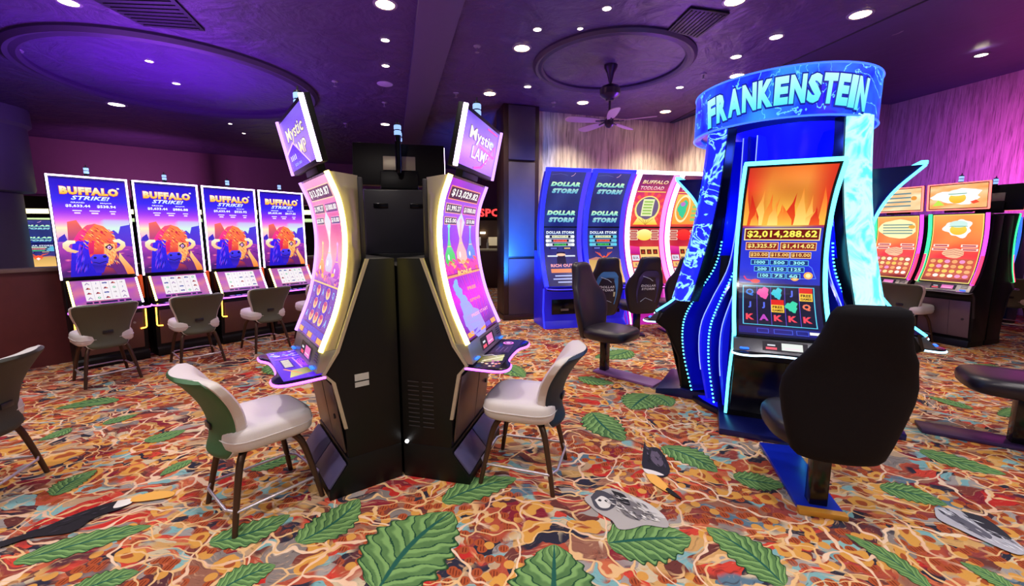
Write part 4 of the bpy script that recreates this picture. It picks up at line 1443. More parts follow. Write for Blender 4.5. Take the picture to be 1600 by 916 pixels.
# ------------------------------------------------------------------ shared materials
black = mat('black_laminate', (11, 12, 14), 0.45, vary=0.15, spec=0.3)
black_gloss = mat('black_gloss', (12, 12, 16), 0.18)
dark_grey = mat('dark_grey_plastic', (46, 44, 50), 0.4)
silver = mat('brushed_silver', (176, 172, 168), 0.34, 0.75)
champagne = mat('champagne_metal', (196, 188, 168), 0.42, 0.55)
bronze_door = mat('bronze_door', (104, 86, 84), 0.36, 0.5)
led_warm = mat('led_warm', (255, 240, 170), 0.4, emit=(255, 228, 96), power=9)
led_lilac = mat('led_lilac', (240, 220, 255), 0.4, emit=(232, 200, 255), power=6)
led_purple = mat('led_purple', (200, 80, 255), 0.4, emit=(196, 84, 255), power=4)
led_violet_dim = mat('led_violet_dim', (190, 120, 240), 0.4, emit=(200, 150, 255), power=1.6)
led_cyan = mat('led_cyan', (90, 220, 255), 0.4, emit=(84, 220, 255), power=3.2)
led_blue = mat('led_blue', (60, 120, 255), 0.4, emit=(40, 110, 255), power=1.2)
led_amber = mat('led_amber', (255, 170, 60), 0.4, emit=(255, 176, 60), power=5)
lens_blue = mat('lens_blue', (150, 190, 240), 0.3, emit=(150, 190, 250), power=1.0)
scr_a = screen_mat('lit_screen', 0.95, True)
scr_b = screen_mat('lit_screen_detail', 0.95, False)
SCR = [scr_a, scr_b]


def art_side_panel(mb, W, prof, mi=0):
    pass


def signal_light(parent, x, y, z, s=1.0):
    mb = MB()
    mb.lathe([(0.020 * s, 0), (0.024 * s, 0.03 * s), (0.026 * s, 0.05 * s)], 16)
    M = Matrix.Translation((x, y, z))
    mb.v = [tuple(M @ Vector(p)) for p in mb.v]
    b = mb.build('signal_light', black_gloss, parent)
    mb = MB()
    for z0 in (0.052, 0.092):
        mb = MB()
        mb.lathe([(0.024 * s, z0 * s), (0.027 * s, (z0 + 0.004) * s), (0.027 * s, (z0 + 0.028) * s), (0.024 * s, (z0 + 0.032) * s)], 16, M=M)
        mb.build('signal_lens', lens_blue, b)
    mb = MB()
    mb.lathe([(0.022 * s, 0.084 * s), (0.022 * s, 0.092 * s)], 16, M=M)
    b2 = mb.build('signal_collar', dark_grey, b)
    mb = MB()
    mb.lathe([(0.025 * s, 0.124 * s), (0.022 * s, 0.136 * s), (0.006 * s, 0.142 * s), (0.005 * s, 0.165 * s)], 16, M=M)
    mb.build('signal_cap', dark_grey, b)


def deck_outline(W, d0, d1, bulge=0.06, n=6):
    """outline (x, y) of a button deck seen from above; the front edge swells at both corners"""
    h = W / 2
    pts = [(-h, -d0), (-h - 0.015, -(d0 * 0.45 + d1 * 0.55)), (-h - 0.01, -(d1 - 0.03)), (-h + 0.04, -(d1 + 0.005)), (-h + 0.12, -(d1 + 0.0)), (-h + 0.20, -(d1 - 0.035)), (0, -(d1 - 0.045)),
           (h - 0.20, -(d1 - 0.035)), (h - 0.12, -(d1 + 0.0)), (h - 0.04, -(d1 + 0.005)), (h + 0.01, -(d1 - 0.03)), (h + 0.015, -(d0 * 0.45 + d1 * 0.55)), (h, -d0)]
    return [tuple(p) for p in spline(pts, 49)]


def build_deck(root, W, d0, d1, z, style, edge=led_purple, tilt=0.0):
    out = deck_outline(W, d0, d1)
    Mt = Matrix.Translation((0, -d0, z)) @ Matrix.Rotation(tilt, 4, 'X') @ Matrix.Translation((0, d0, 0))
    mb = MB()
    mb.flat(out, -0.028, 0.0, 0, Mt)
    dk = mb.build('button_deck', black_gloss, root, bevel=0.003)
    mb = MB()
    mb.tube([tuple(Mt @ Vector((x, y, -0.016))) for x, y in out], 0.0085, 6)
    mb.build('deck_edge_light', edge, dk)
    D = d1 - d0 - 0.055
    a = art_deck(W - 0.02, D, style)
    f = lambda u, v, h: tuple(Mt @ Vector((u - (W - 0.02) / 2, -(d0 + 0.01 + v), 0.0012 + h)))
    a.build('deck_screen', f, SCR, dk, step=0)
    return dk


def curved_machine(name, label, group, cfg):
    """slot machine with one tall curved screen; local front is -y"""
    g = cfg.get
    W = g('W', 0.70)
    root = thing(name, label, 'slot machine', group=group)
    cab_m = g('cab_m', black)
    # pedestal
    mb = MB()
    pw = g('plinth_w', W / 2 + 0.03)
    mb.prism(g('plinth'), -pw, pw)
    pl = mb.build('plinth', g('plinth_m', black), root, bevel=0.004)
    if g('lit_step_top'):
        (sa, sb), (sc, sd) = g('lit_step_top')
        for x0, x1 in ((-W / 2 + 0.004, -0.006), (0.006, W / 2 - 0.004)):
            mb = MB()
            mb.prism([(sa, sb), (sc, sd), (sc + 0.012, sd + 0.010), (sa + 0.004, sb + 0.016)], x0, x1)
            mb.build('lit_step_top', mat('lit_step_top', (86, 80, 118), 0.38), pl, bevel=0.003)  # purple light put into the tread colour; the plinth sides stay black as shade
    # cabinet body
    mb = MB()
    mb.prism(g('cab'), -W / 2, W / 2)
    mb.build('cabinet', cab_m, root, bevel=0.004)
    fr = [p for p in g('trim')]
    for sx in (-1, 1):
        mb = MB()
        rings = []
        for i, (d, z) in enumerate(fr):
            rings.append([(sx * (W / 2 - 0.016), -(d - 0.012), z), (sx * (W / 2 + 0.005), -(d - 0.012), z), (sx * (W / 2 + 0.005), -(d + 0.008), z), (sx * (W / 2 - 0.016), -(d + 0.008), z)])
        mb.loft(rings)
        mb.build('edge_trim', g('trim_m', champagne), root)
    # lower door
    (d0, z0), (d1, z1) = g('door')
    mb = MB()
    mb.prism([(d0, z0), (d0 + 0.012, z0), (d1 + 0.012, z1), (d1, z1)], -W / 2 + 0.03, W / 2 - 0.03)
    dr = mb.build('cabinet_door', g('door_m', bronze_door), root, bevel=0.004)
    mb = MB()
    M = Matrix.Translation((W / 2 - 0.10, -((d0 + d1) / 2 + 0.012), (z0 + z1) / 2)) @ Matrix.Rotation(R(90), 4, 'X')
    mb.lathe([(0.016, 0), (0.016, 0.008), (0.010, 0.010), (0.006, 0.010)], 16, M=M)
    mb.prism([(d0 + 0.011, z0 + 0.01), (d0 + 0.014, z0 + 0.01), (d1 + 0.014, z1 - 0.01), (d1 + 0.011, z1 - 0.01)], 0.065, 0.068)
    mb.build('door_lock', dark_grey, dr)
    # flared housing behind the curved screen
    cv = Curve(g('prof'))
    bw, bd = g('back_w', W / 2 - 0.10), g('back_d', 0.10)
    rings = []
    n = 26
    for k in range(n + 1):
        t = k / n * cv.H
        d, z, nd, nz = cv.at(min(max(t, 0.001), cv.H - 0.001))
        dd = d - 0.006
        ww = W / 2 - 0.004
        rings.append([(-ww, -dd, z), (-ww, -(dd - 0.03), z), (-bw, -min(bd, dd - 0.05), z), (bw, -min(bd, dd - 0.05), z), (ww, -(dd - 0.03), z), (ww, -dd, z)])
    mb = MB()
    mb.loft(rings)
    hs = mb.build('display_housing', g('house_m', champagne), root, smooth=50)
    # rear service panel with two grips
    zt = float(cv.P[-1, 1])
    mb = MB()
    mb.box((0, -bd + 0.012, (zt + g('back_z', 1.42)) / 2), (2 * bw + 0.02, 0.03, zt - g('back_z', 1.42) - 0.02))
    bp = mb.build('rear_panel', dark_grey, root, bevel=0.006)
    for sx in (-1, 1):
        mb = MB()
        mb.box((sx * bw * 0.55, -bd + 0.030, zt - 0.13), (0.11, 0.012, 0.035))
        mb.build('grip', black_gloss, bp, bevel=0.003)
    # black bezel, screen
    be = g('bezel', 0.012)
    sw = g('strip_w', 0.020)
    mb = MB()
    mb.loft(cv.strip(-W / 2 + sw, W / 2 - sw, -0.012, 0.001))
    mb.build('bezel', black_gloss, root, smooth=50)
    Ws = W - 2 * (sw + be)
    art = g('art')(Ws, cv.H - 2 * be)
    art.build('game_screen', lambda u, v, h: cv.map(Ws, 0.003)(u, v + be, h), SCR, root)
    # light strips on both edges
    for sx in (-1, 1):
        m1 = g('strip_l') if sx < 0 else g('strip_r')
        if m1 is None:
            continue
        mb = MB()
        x0 = sx * (W / 2 - sw * 0.9)
        x1 = sx * (W / 2 + g('strip_out', 0.006))
        mb.loft(cv.strip(min(x0, x1), max(x0, x1), -0.006, 0.014, t0=0.0, t1=1.0))
        mb.build('light_strip', m1, root, smooth=50)
    if g('top_strip'):
        mb = MB()
        d, z, nd, nz = cv.at(cv.H - 0.001)
        mb.prism([(d - 0.03, z), (d + 0.016, z), (d + 0.016, z + 0.03), (d - 0.03, z + 0.03)], -W / 2, W / 2)
        mb.build('top_light_strip', g('top_strip'), root, bevel=0.006)
    # player panel under the screen
    (a0, b0), (a1, b1) = g('panel')          # top (d,z), bottom (d,z)
    mb = MB()
    mb.prism([(a0 - 0.10, b0), (a0, b0), (a1, b1), (a1 - 0.14, b1)], -W / 2 + 0.004, W / 2 - 0.004)
    pp = mb.build('player_panel', g('panel_m', silver), root, bevel=0.004)
    v = Vector((0, -(a0 - a1), b0 - b1))
    Lp = v.length
    nrm = Vector((0, -(b0 - b1), -(a1 - a0) * -1)).normalized()

    def on_panel(u, w_, h):
        return (u, -(a1 + (a0 - a1) * w_ / Lp) + nrm.y * h, b1 + (b0 - b1) * w_ / Lp + nrm.z * h)
    pa = Art(0.28, Lp * 0.66, fn=lambda u, v: (40, 36, 44), nv=2)
    pa.rect(0.12, Lp * 0.08, 0.13, Lp * 0.50, (230, 120, 190) if not g('white_panel') else (225, 230, 225), 1)
    pa.rect(0.02, Lp * 0.08, 0.07, Lp * 0.16, (240, 90, 110), 1)
    pa.rect(0.03, Lp * 0.34, 0.05, Lp * 0.10, (220, 220, 230), 1)
    pa.rect(0.14, Lp * 0.2, 0.09, Lp * 0.05, (250, 210, 230), 2)
    pa.build('player_display', lambda u, w_, h: on_panel(u - 0.12, w_ + Lp * 0.2, h + 0.003), SCR, pp, step=0)
    for sx, mm in ((-1, led_blue), (1, led_blue)):
        mb = MB()
        c = Vector(on_panel(sx * (W / 2 - 0.075), Lp * 0.16, 0.012))
        mb.box(tuple(c), (0.062, 0.022, 0.014))
        mb.build('bill_slot' if sx < 0 else 'ticket_slot', mm, pp, bevel=0.006)
    mb = MB()
    for j in range(4):
        c = Vector(on_panel(W / 2 - 0.075, Lp * (0.46 + 0.12 * j), 0.001))
        mb.box(tuple(c), (0.075, 0.004, 0.004))
    mb.build('speaker_vent', black_gloss, pp)
    if g('deck'):
        build_deck(root, g('deck_w', W), *g('deck'), g('deck_style', 'dark'), g('deck_edge', led_purple))
    # topper sign
    if g('sign'):
        (s0, t0), (s1, t1) = g('sign')
        tilt = math.atan2(s1 - s0, t1 - t0)
        Hs = math.hypot(s1 - s0, t1 - t0)
        Ws2 = g('sign_w', W + 0.02)
        M = Matrix.Translation((0, -s0, t0)) @ Matrix.Rotation(tilt, 4, 'X')
        mb = MB()
        mb.box((0, 0.022, Hs / 2), (Ws2, 0.044, Hs), 0, M)
        sg = mb.build('topper_sign', black, root, bevel=0.006)
        ar = g('sign_art')(Ws2 - 0.05, Hs - 0.05)
        ar.build('sign_screen', lambda u, v, h: tuple(M @ Vector((u - (Ws2 - 0.05) / 2, -(0.002 + h), v + 0.025))), SCR, sg, step=0)
        for sx in (-1, 1):
            mb = MB()
            mb.box((sx * (Ws2 / 2 - 0.004), -0.004, Hs / 2), (0.018, 0.026, Hs * 0.98), 0, M)
            mm = g('sign_strip_l', led_lilac) if sx < 0 else g('sign_strip_r', led_lilac)
            mb.build('sign_light_strip', mm, sg, bevel=0.003)
        if g('sign_frame'):
            mb = MB()
            mb.box((0, -0.004, Hs - 0.006), (Ws2, 0.02, 0.014), 0, M)
            mb.box((0, -0.004, 0.006), (Ws2, 0.02, 0.014), 0, M)
            mb.build('sign_frame_light', g('sign_frame'), sg)
        mb = MB()
        mb.box((0, 0.05, 0.17 * Hs / 0.33), (0.26, 0.012, 0.12), 0, M)
        mb.build('back_plate', champagne, sg, bevel=0.004)
        mb = MB()
        mb.box((0, 0.052, Hs * 0.10), (0.30, 0.05, Hs * 0.42), 0, M)
        mb.build('mount_bracket', black, sg, bevel=0.006)
        p = M @ Vector((0, 0.05, Hs - 0.04))
        signal_light(root, p.x, p.y, p.z, 1.0)
    return root


def place(o, x, y, deg, z=0):
    o.location = (x, y, z)
    o.rotation_euler = (0, 0, normal_rot(deg))
    return o


def offset(px, py, deg, lateral, fwd):
    n = (math.cos(R(deg)), math.sin(R(deg)))
    t = (-n[1], n[0])
    return px + n[0] * fwd + t[0] * lateral, py + n[1] * fwd + t[1] * lateral


# ------------------------------------------------------------------ central pod of three machines round one spine
SPX, SPY = -0.72, 2.61
PROF_P = [(0.455, 0.925), (0.36, 1.15), (0.305, 1.37), (0.285, 1.58), (0.305, 1.78), (0.365, 1.945)]
CAB_P = [(0.0, 0.2), (0.335, 0.2), (0.345, 0.43), (0.40, 0.73), (0.45, 0.79), (0.37, 0.91), (0.17, 1.45), (0.0, 1.45)]
POD = dict(W=0.70, strip_out=0.014, prof=PROF_P, cab=CAB_P, plinth=[(0, 0), (0.46, 0), (0.46, 0.055), (0.345, 0.20), (0.345, 0.235), (0, 0.235)], plinth_w=0.352, lit_step_top=((0.352, 0.195), (0.452, 0.068)),
           trim=[(0.345, 0.43), (0.40, 0.73), (0.452, 0.79), (0.37, 0.91), (0.17, 1.45)], door=((0.338, 0.26), (0.395, 0.71)),
           panel=((0.455, 0.925), (0.49, 0.80)), deck=(0.44, 0.70, 0.79), sign=((0.40, 1.985), (0.475, 2.33)), sign_w=0.74, back_d=0.17, back_w=0.25)
cfg = dict(POD, art=lambda w, h: art_lamp(w, h, False), sign_art=lambda w, h: art_lamp_sign(w, h, True), strip_l=led_violet_dim, strip_r=led_warm, deck_style='lit', sign_strip_l=led_violet_dim)
podL = curved_machine('slot_machine', '', None, cfg)
podL['label'] = 'tall curved slot machine with bright purple button deck, left of the pod spine'
podL['group'] = 'lamp game machines in the central pod'
x, y = offset(SPX, SPY, 217, -0.365, 0.0)
place(podL, x, y, 217)
cfg = dict(POD, art=lambda w, h: art_lamp(w, h, True), sign_art=lambda w, h: art_lamp_sign(w, h, False), strip_l=led_warm, strip_r=led_violet_dim, deck_style='dark', sign_strip_r=led_violet_dim)
podR = curved_machine('slot_machine', 'tall curved slot machine with dark button deck and coloured bottles, right of pod spine', 'lamp game machines in the central pod', cfg)
x, y = offset(SPX, SPY, -14, 0.365, 0.0)
place(podR, x, y, -14)
cfg = dict(POD, art=lambda w, h: art_lamp(w, h, True), sign_art=lambda w, h: art_lamp_sign(w, h, False), strip_l=led_lilac, strip_r=led_lilac, house_m=dark_grey)
podB = curved_machine('slot_machine', 'slot machine seen from behind, gold plate on its back, between two lamp machines', 'lamp game machines in the central pod', cfg)
place(podB, SPX - 0.135, SPY + 0.62, 101.5)
mb = MB()
mb.lathe([(0.0, 2.06), (0.014, 2.075), (0.024, 2.10), (0.026, 2.16), (0.026, 2.33)], 18, M=Matrix.Translation((0, 0.06, 0)) @ Matrix.Translation((0, -0.36, 0)))
ms = mb.build('signal_mast', black_gloss, podB)
signal_light(podB, 0, -0.30, 2.325, 1.05)
# narrow black core that closes the gap between the three backs
mb = MB()
n2 = Vector((math.cos(R(127)), math.sin(R(127)))) * 0.70
n3 = Vector((math.cos(R(76)), math.sin(R(76)))) * 0.70
mb.flat([(0, 0.03), (n3.x - 0.02, n3.y), (n2.x + 0.02, n2.y)], 0.0, 1.40)
core = mb.build('pod_core', black, bevel=0.004)
core.location = (SPX, SPY, 0)
props(core, 'black triangular core closing the gap between the three pod machines', 'cabinet')


def side_bits(root, side, W):
    x = side * (W / 2 + 0.0015)
    if side > 0:
        mb = MB()
        mb.box((x, -0.235, 0.735), (0.003, 0.085, 0.042), 0)
        mb.box((x, -0.235, 0.690), (0.003, 0.085, 0.030), 0)
        mb.build('rating_label', mat('paper_label', (190, 190, 186), 0.6), root)
    else:
        mb = MB()
        for i in range(11):
            for j in range(2):
                mb.box((x, -(0.085 + 0.10 * j), 0.36 + 0.030 * i), (0.004, 0.075, 0.006))
        mb.build('side_vent', dark_grey, root)


side_bits(podL, 1, 0.70)
side_bits(podR, -1, 0.70)
mb = MB()
mb.lathe([(0.012, 0), (0.012, 0.01), (0.008, 0.014)], 14, M=Matrix.Translation((-0.353, -0.03, 0.25)) @ Matrix.Rotation(R(-90), 4, 'Y'))
mb.build('status_lamp', mat('led_white', (255, 255, 255), 0.4, emit=(255, 255, 255), power=3), podR)


# ------------------------------------------------------------------ left bank: four machines with flat tall screens
def bank_machine(label, prize, seed):
    W = 0.70
    root = thing('slot_machine', label, 'slot machine', group='bison game machines along the left partition')
    wood = mat('bank_cabinet', (120, 88, 84), 0.35, 0.3)
    mb = MB()
    mb.prism([(-0.16, 0.0), (0.20, 0.0), (0.20, 0.10), (0.17, 0.12), (0.25, 0.62), (0.25, 0.69), (0.0, 0.70), (0.0, 1.05), (-0.16, 1.06)], -W / 2 + 0.02, W / 2 - 0.02)
    mb.build('cabinet', black, root, bevel=0.004)
    mb = MB()
    mb.prism([(0.172, 0.16), (0.184, 0.16), (0.268, 0.62), (0.256, 0.62)], -W / 2 + 0.06, W / 2 - 0.06)
    d = mb.build('cabinet_door', wood, root, bevel=0.004)
    mb = MB()
    M = Matrix.Translation((0.20, -0.262, 0.5)) @ Matrix.Rotation(R(90), 4, 'X')
    mb.lathe([(0.014, 0), (0.014, 0.012), (0.007, 0.014)], 14, M=M)
    mb.build('door_lock', silver, d)
    # main upright display
    z0, z1 = 1.06, 2.27
    mb = MB()
    mb.box((0, 0.035, (z0 + z1) / 2), (W, 0.07, z1 - z0))
    mb.build('display_housing', black, root, bevel=0.006)
    Ws, Hs = W - 0.05, z1 - z0 - 0.06
    art_bison(Ws, Hs, prize).build('game_screen', lambda u, v, h: (u - Ws / 2, -(0.003 + h), v + z0 + 0.03), SCR, root, step=0)
    mb = MB()
    fr = [(-W / 2 + 0.010, z0 + 0.01), (-W / 2 + 0.010, z1 - 0.010), (W / 2 - 0.010, z1 - 0.010), (W / 2 - 0.010, z0 + 0.01)]
    for a, b in zip(fr[:-1], fr[1:]):
        c = ((a[0] + b[0]) / 2, -0.006, (a[1] + b[1]) / 2)
        mb.box(c, (abs(a[0] - b[0]) + 0.016, 0.020, abs(a[1] - b[1]) + 0.016))
    mb.build('frame_light', led_lilac, root)
    # lower tilted screen with the reels
    t0, t1 = Vector((0, -0.255, 0.765)), Vector((0, -0.085, 1.045))
    up = (t1 - t0).normalized()
    nn = Vector((0, -up.z, up.y))
    Hl = (t1 - t0).length
    mb = MB()
    mb.prism([(0.0, 1.05), (0.08, 1.05), (0.25, 0.76), (0.25, 0.70), (0.0, 0.70)], -W / 2 + 0.03, W / 2 - 0.03)
    mb.build('lower_housing', black, root, bevel=0.004)
    Wl = W - 0.12
    art_reels(Wl, Hl, seed).build('reel_screen', lambda u, v, h: tuple(t0 + up * v + nn * (h + 0.004) + Vector((u - Wl / 2, 0, 0))), SCR, root, step=0)
    for sx, mm in ((-1, led_warm), (1, led_lilac)):
        mb = MB()
        o = Vector((sx * (W / 2 - 0.045), 0, 0))
        mb.tube([tuple(t0 + nn * 0.004 + o - up * 0.02), tuple(t1 + nn * 0.004 + o)], 0.011, 8)
        mb.build('light_strip', mm, root)
    # amber side lights and purple deck
    for sx in (-1, 1):
        mb = MB()
        mb.tube([(sx * (W / 2 - 0.03), -0.27, 0.66), (sx * (W / 2 - 0.03), -0.235, 0.43), (sx * (W / 2 - 0.04), -0.235, 0.415), (sx * (W / 2 - 0.09), -0.235, 0.41)], 0.0075, 8)
        mb.build('amber_light', led_amber, root)
    mb = MB()
    mb.flat([tuple(p) for p in spline([(-W / 2, -0.24), (-W / 2 - 0.01, -0.34), (-W / 2 + 0.05, -0.40), (-0.15, -0.38), (0, -0.375), (0.15, -0.38), (W / 2 - 0.05, -0.40), (W / 2 + 0.01, -0.34), (W / 2, -0.24)], 33)], 0.69, 0.715)
    dk = mb.build('button_deck', black_gloss, root, bevel=0.003)
    mb = MB()
    mb.tube([(x, y, 0.700) for x, y in spline([(-W / 2, -0.24), (-W / 2 - 0.01, -0.34), (-W / 2 + 0.05, -0.40), (-0.15, -0.38), (0, -0.375), (0.15, -0.38), (W / 2 - 0.05, -0.40), (W / 2 + 0.01, -0.34), (W / 2, -0.24)], 33)], 0.010, 6)
    mb.build('deck_edge_light', led_purple, dk)
    a = Art(0.5, 0.09, fn=lambda u, v: (30, 14, 90), nv=1)
    for k in range(6):
        a.rect(0.02 + 0.08 * k, 0.02, 0.055, 0.05, (120, 150, 255) if k % 2 else (220, 150, 255), 1)
    a.build('deck_screen', lambda u, v, h: (u - 0.25, -(0.28 + v), 0.717 + h), SCR, dk, step=0)
    # coloured gap panel toward the neighbour
    mb = MB()
    mb.box((W / 2 + 0.018, 0.02, 0.92), (0.03, 0.10, 0.30))
    mb.build('gap_panel', mat('orange_panel', (190, 70, 30), 0.4, emit=(240, 90, 30), power=0.35), root, bevel=0.003)
    signal_light(root, 0, 0.035, z1 - 0.01, 0.9)
    return root


LB = [('$538.94', 'bison slot machine at the outer end of the left bank, showing $538.94'), ('$886.88', 'bison slot machine second in the left bank, showing $886.88'),
      ('$525.92', 'bison slot machine third in the left bank, showing $525.92'), ('$617.25', 'bison slot machine nearest the central pod in the left bank, showing $617.25')]
for k, (pz, lb) in enumerate(LB):
    o = bank_machine(lb, pz, 3 + k)
    p = Vector((-5.04, 5.16, 0)) + Dl * (0.745 * k)
    place(o, p.x, p.y, -35.9)


# ------------------------------------------------------------------ back row: four very tall curved machines with glowing frames
def storm_machine(label, group, art, frame_m, side_m, panel_m):
    W = 0.735
    prof = [(0.44, 0.72), (0.27, 0.98), (0.15, 1.30), (0.11, 1.62), (0.17, 2.02), (0.32, 2.36), (0.49, 2.60)]
    root = thing('slot_machine', label, 'slot machine', group=group)
    cv = Curve(prof)
    mb = MB()
    rings = []
    for k in range(31):
        d, z, nd, nz = cv.at(min(max(k / 30 * cv.H, 0.001), cv.H - 0.001))
        rings.append([(-W / 2, -d + 0.0, z), (W / 2, -d, z), (W / 2, -d + 0.16, z - 0.01), (-W / 2, -d + 0.16, z - 0.01)])
    mb.loft(rings)
    mb.build('display_housing', panel_m, root, smooth=50)
    mb = MB()
    mb.prism([(-0.25, 0), (0.42, 0), (0.34, 0.12), (0.32, 0.62), (0.38, 0.74), (0.10, 0.90), (-0.06, 1.3), (-0.25, 1.3)], -W / 2 + 0.015, W / 2 - 0.015)
    mb.build('cabinet', panel_m, root, bevel=0.006)
    mb = MB()
    mb.box((0.02, -0.335, 0.36), (0.46, 0.02, 0.26))
    mb.build('cash_door', black_gloss, root, bevel=0.006)
    mb = MB()
    mb.box((0.02, -0.348, 0.31), (0.14, 0.01, 0.035))
    mb.build('door_handle', silver, root, bevel=0.003)
    sw = 0.060
    for sx in (-1, 1):
        mb = MB()
        x0, x1 = sx * (W / 2 - sw), sx * (W / 2 + 0.008)
        mb.loft(cv.strip(min(x0, x1), max(x0, x1), -0.01, 0.030))
        mb.build('light_strip', frame_m if sx < 0 else side_m, root, smooth=50)
    mb = MB()
    d, z, _, _ = cv.at(cv.H - 0.001)
    mb.prism([(d - 0.10, z - 0.01), (d + 0.035, z - 0.02), (d + 0.05, z + 0.035), (d - 0.06, z + 0.05)], -W / 2 - 0.008, W / 2 + 0.008)
    mb.build('top_light_strip', frame_m, root, bevel=0.012)
    Ws = W - 2 * sw - 0.006
    art(Ws, cv.H - 0.02).build('game_screen', lambda u, v, h: cv.map(Ws, 0.004)(u, v + 0.01, h), SCR, root)
    # rounded button deck
    pts = [(-0.31, -0.36), (-0.33, -0.48), (-0.22, -0.58), (0, -0.61), (0.22, -0.58), (0.33, -0.48), (0.31, -0.36)]
    out = [tuple(p) for p in spline(pts, 31)]
    mb = MB()
    mb.flat(out, 0.66, 0.695)
    dk = mb.build('button_deck', black_gloss, root, bevel=0.004)
    mb = MB()
    mb.tube([(x, y, 0.692) for x, y in out], 0.010, 6)
    mb.build('deck_edge_light', side_m, dk)
    for sx in (-1, 1):
        mb = MB()
        mb.tube([(sx * (W / 2 - 0.01), -0.345, 0.68), (sx * (W / 2 - 0.005), -0.335, 0.30), (sx * (W / 2), -0.43, 0.02)], 0.014, 8)
        mb.build('leg_light', frame_m, root)
    return root


bl_frame = mat('frame_blue', (40, 50, 235), 0.25, emit=(44, 50, 255), power=1.2)
bl_side = mat('frame_blue_side', (60, 50, 235), 0.25, emit=(70, 56, 250), power=1.2)
bl_panel = mat('panel_blue', (36, 30, 190), 0.3, emit=(30, 24, 200), power=0.35)
pk_frame = mat('frame_white_pink', (255, 225, 250), 0.25, emit=(255, 214, 250), power=3.2)
pk_side = mat('frame_pink', (240, 110, 220), 0.25, emit=(250, 110, 225), power=2.0)
pk_panel = mat('panel_magenta', (170, 30, 150), 0.3, emit=(190, 30, 170), power=0.5)
BR = [('blue framed tall slot machine beside the pilaster, outermost of the back row', lambda w, h: art_storm(w, h, 0), bl_frame, bl_side, bl_panel),
      ('blue framed tall slot machine with a horned mask over desert on its lower screen', lambda w, h: art_storm(w, h, 1), bl_frame, bl_side, bl_panel),
      ('pink framed tall slot machine with a large gold medallion on its screen', lambda w, h: art_gold(w, h, 0), pk_frame, pk_side, pk_panel),
      ('pink framed tall slot machine with a green gem oval on its screen', lambda w, h: art_gold(w, h, 1), pk_frame, pk_side, pk_panel)]
for k, (lb, ar, f, s_, p_) in enumerate(BR):
    o = storm_machine(lb, 'tall curved machines in the back row', ar, f, s_, p_)
    place(o, 0.80 + 0.775 * k, 7.44 + 0.170 * k, -76.5)


# ------------------------------------------------------------------ kiosk tower with its crown sign
KX, KY = 2.45, 3.90
ANG_F, ANG_L, ANG_R = 246, 148, 328


def crown_mat():
    m = bpy.data.materials.new('crown_graphic')
    T = NT(m)
    P = T.pos()
    n = T.noise(P, 3.0, 5, 1.2).outputs['Fac']
    c = T.mix(T.step(n, 0.35, 0.6), (24, 24, 250), (40, 96, 255))
    e = T.noise(T.vmath('ADD', P, (4, 2, 0)), 2.2, 6, 2.0).outputs['Fac']
    ln = T.step(T.math('ABSOLUTE', T.math('SUBTRACT', e, 0.5)), 0.012, 0.0)
    c = T.mix(ln, c, (120, 240, 255))
    g = T.step(T.noise(T.vmath('ADD', P, (1, 7, 3)), 1.1, 2).outputs['Fac'], 0.52, 0.66)
    c = T.mix(T.math('MULTIPLY', g, 0.6), c, (70, 210, 255))
    T.put(T.b.inputs['Base Color'], c)
    T.put(T.b.inputs['Emission Color'], c)
    T.b.inputs['Emission Strength'].default_value = 0.8
    T.b.inputs['Roughness'].default_value = 0.3
    return m


def pillar_mat(name, a, b, strength, amt):
    m = bpy.data.materials.new(name)
    T = NT(m)
    P = T.pos()
    e = T.noise(P, 2.6, 6, 2.4).outputs['Fac']
    ln = T.step(T.math('ABSOLUTE', T.math('SUBTRACT', e, 0.5)), amt, 0.0)
    c = T.mix(ln, a, b)
    T.put(T.b.inputs['Base Color'], c)
    T.put(T.b.inputs['Emission Color'], c)
    T.b.inputs['Emission Strength'].default_value = strength
    T.b.inputs['Roughness'].default_value = 0.3
    return m


tower = thing('kiosk_tower', 'glowing blue kiosk tower with pillars and a round lettered crown sign', 'kiosk', (KX, KY, 0))
kiosk_blue = mat('kiosk_blue_gloss', (24, 40, 210), 0.16, 0.3)
kiosk_core = mat('kiosk_core_lit', (20, 24, 220), 0.25, emit=(16, 16, 230), power=0.75)
mb = MB()
mb.lathe([(0.66, 0.0), (0.66, 0.06), (0.40, 0.10), (0.34, 0.5), (0.30, 1.2), (0.30, 2.2), (0.40, 2.40), (0.50, 2.46)], 40)
mb.build('core_column', kiosk_core, tower)
RC, Z0, Z1 = 0.685, 2.46, 2.83
COX, COY = -0.08, 0.03
mb = MB()
mb.lathe([(RC - 0.06, Z0 + 0.01), (RC - 0.01, Z0), (RC, Z0 + 0.01), (RC, Z1 - 0.01), (RC - 0.01, Z1), (RC - 0.06, Z1 - 0.01)], 96, cap=False)
mb.v = [(a + COX, b + COY, c) for a, b, c in mb.v]
cr = mb.build('crown', crown_mat(), tower)
mb = MB()
mb.lathe([(0.30, Z0 + 0.03), (RC - 0.05, Z0 + 0.03), (RC - 0.05, Z0 + 0.05), (0.30, Z0 + 0.05)], 64, cap=False)
mb.lathe([(0.0, Z1 - 0.04), (RC - 0.05, Z1 - 0.04), (RC - 0.05, Z1 - 0.02), (0.0, Z1 - 0.02)], 64, cap=False)
mb.v = [(a + COX, b + COY, c) for a, b, c in mb.v]
mb.build('canopy_disc', mat('canopy_dark', (14, 14, 60), 0.3), tower)
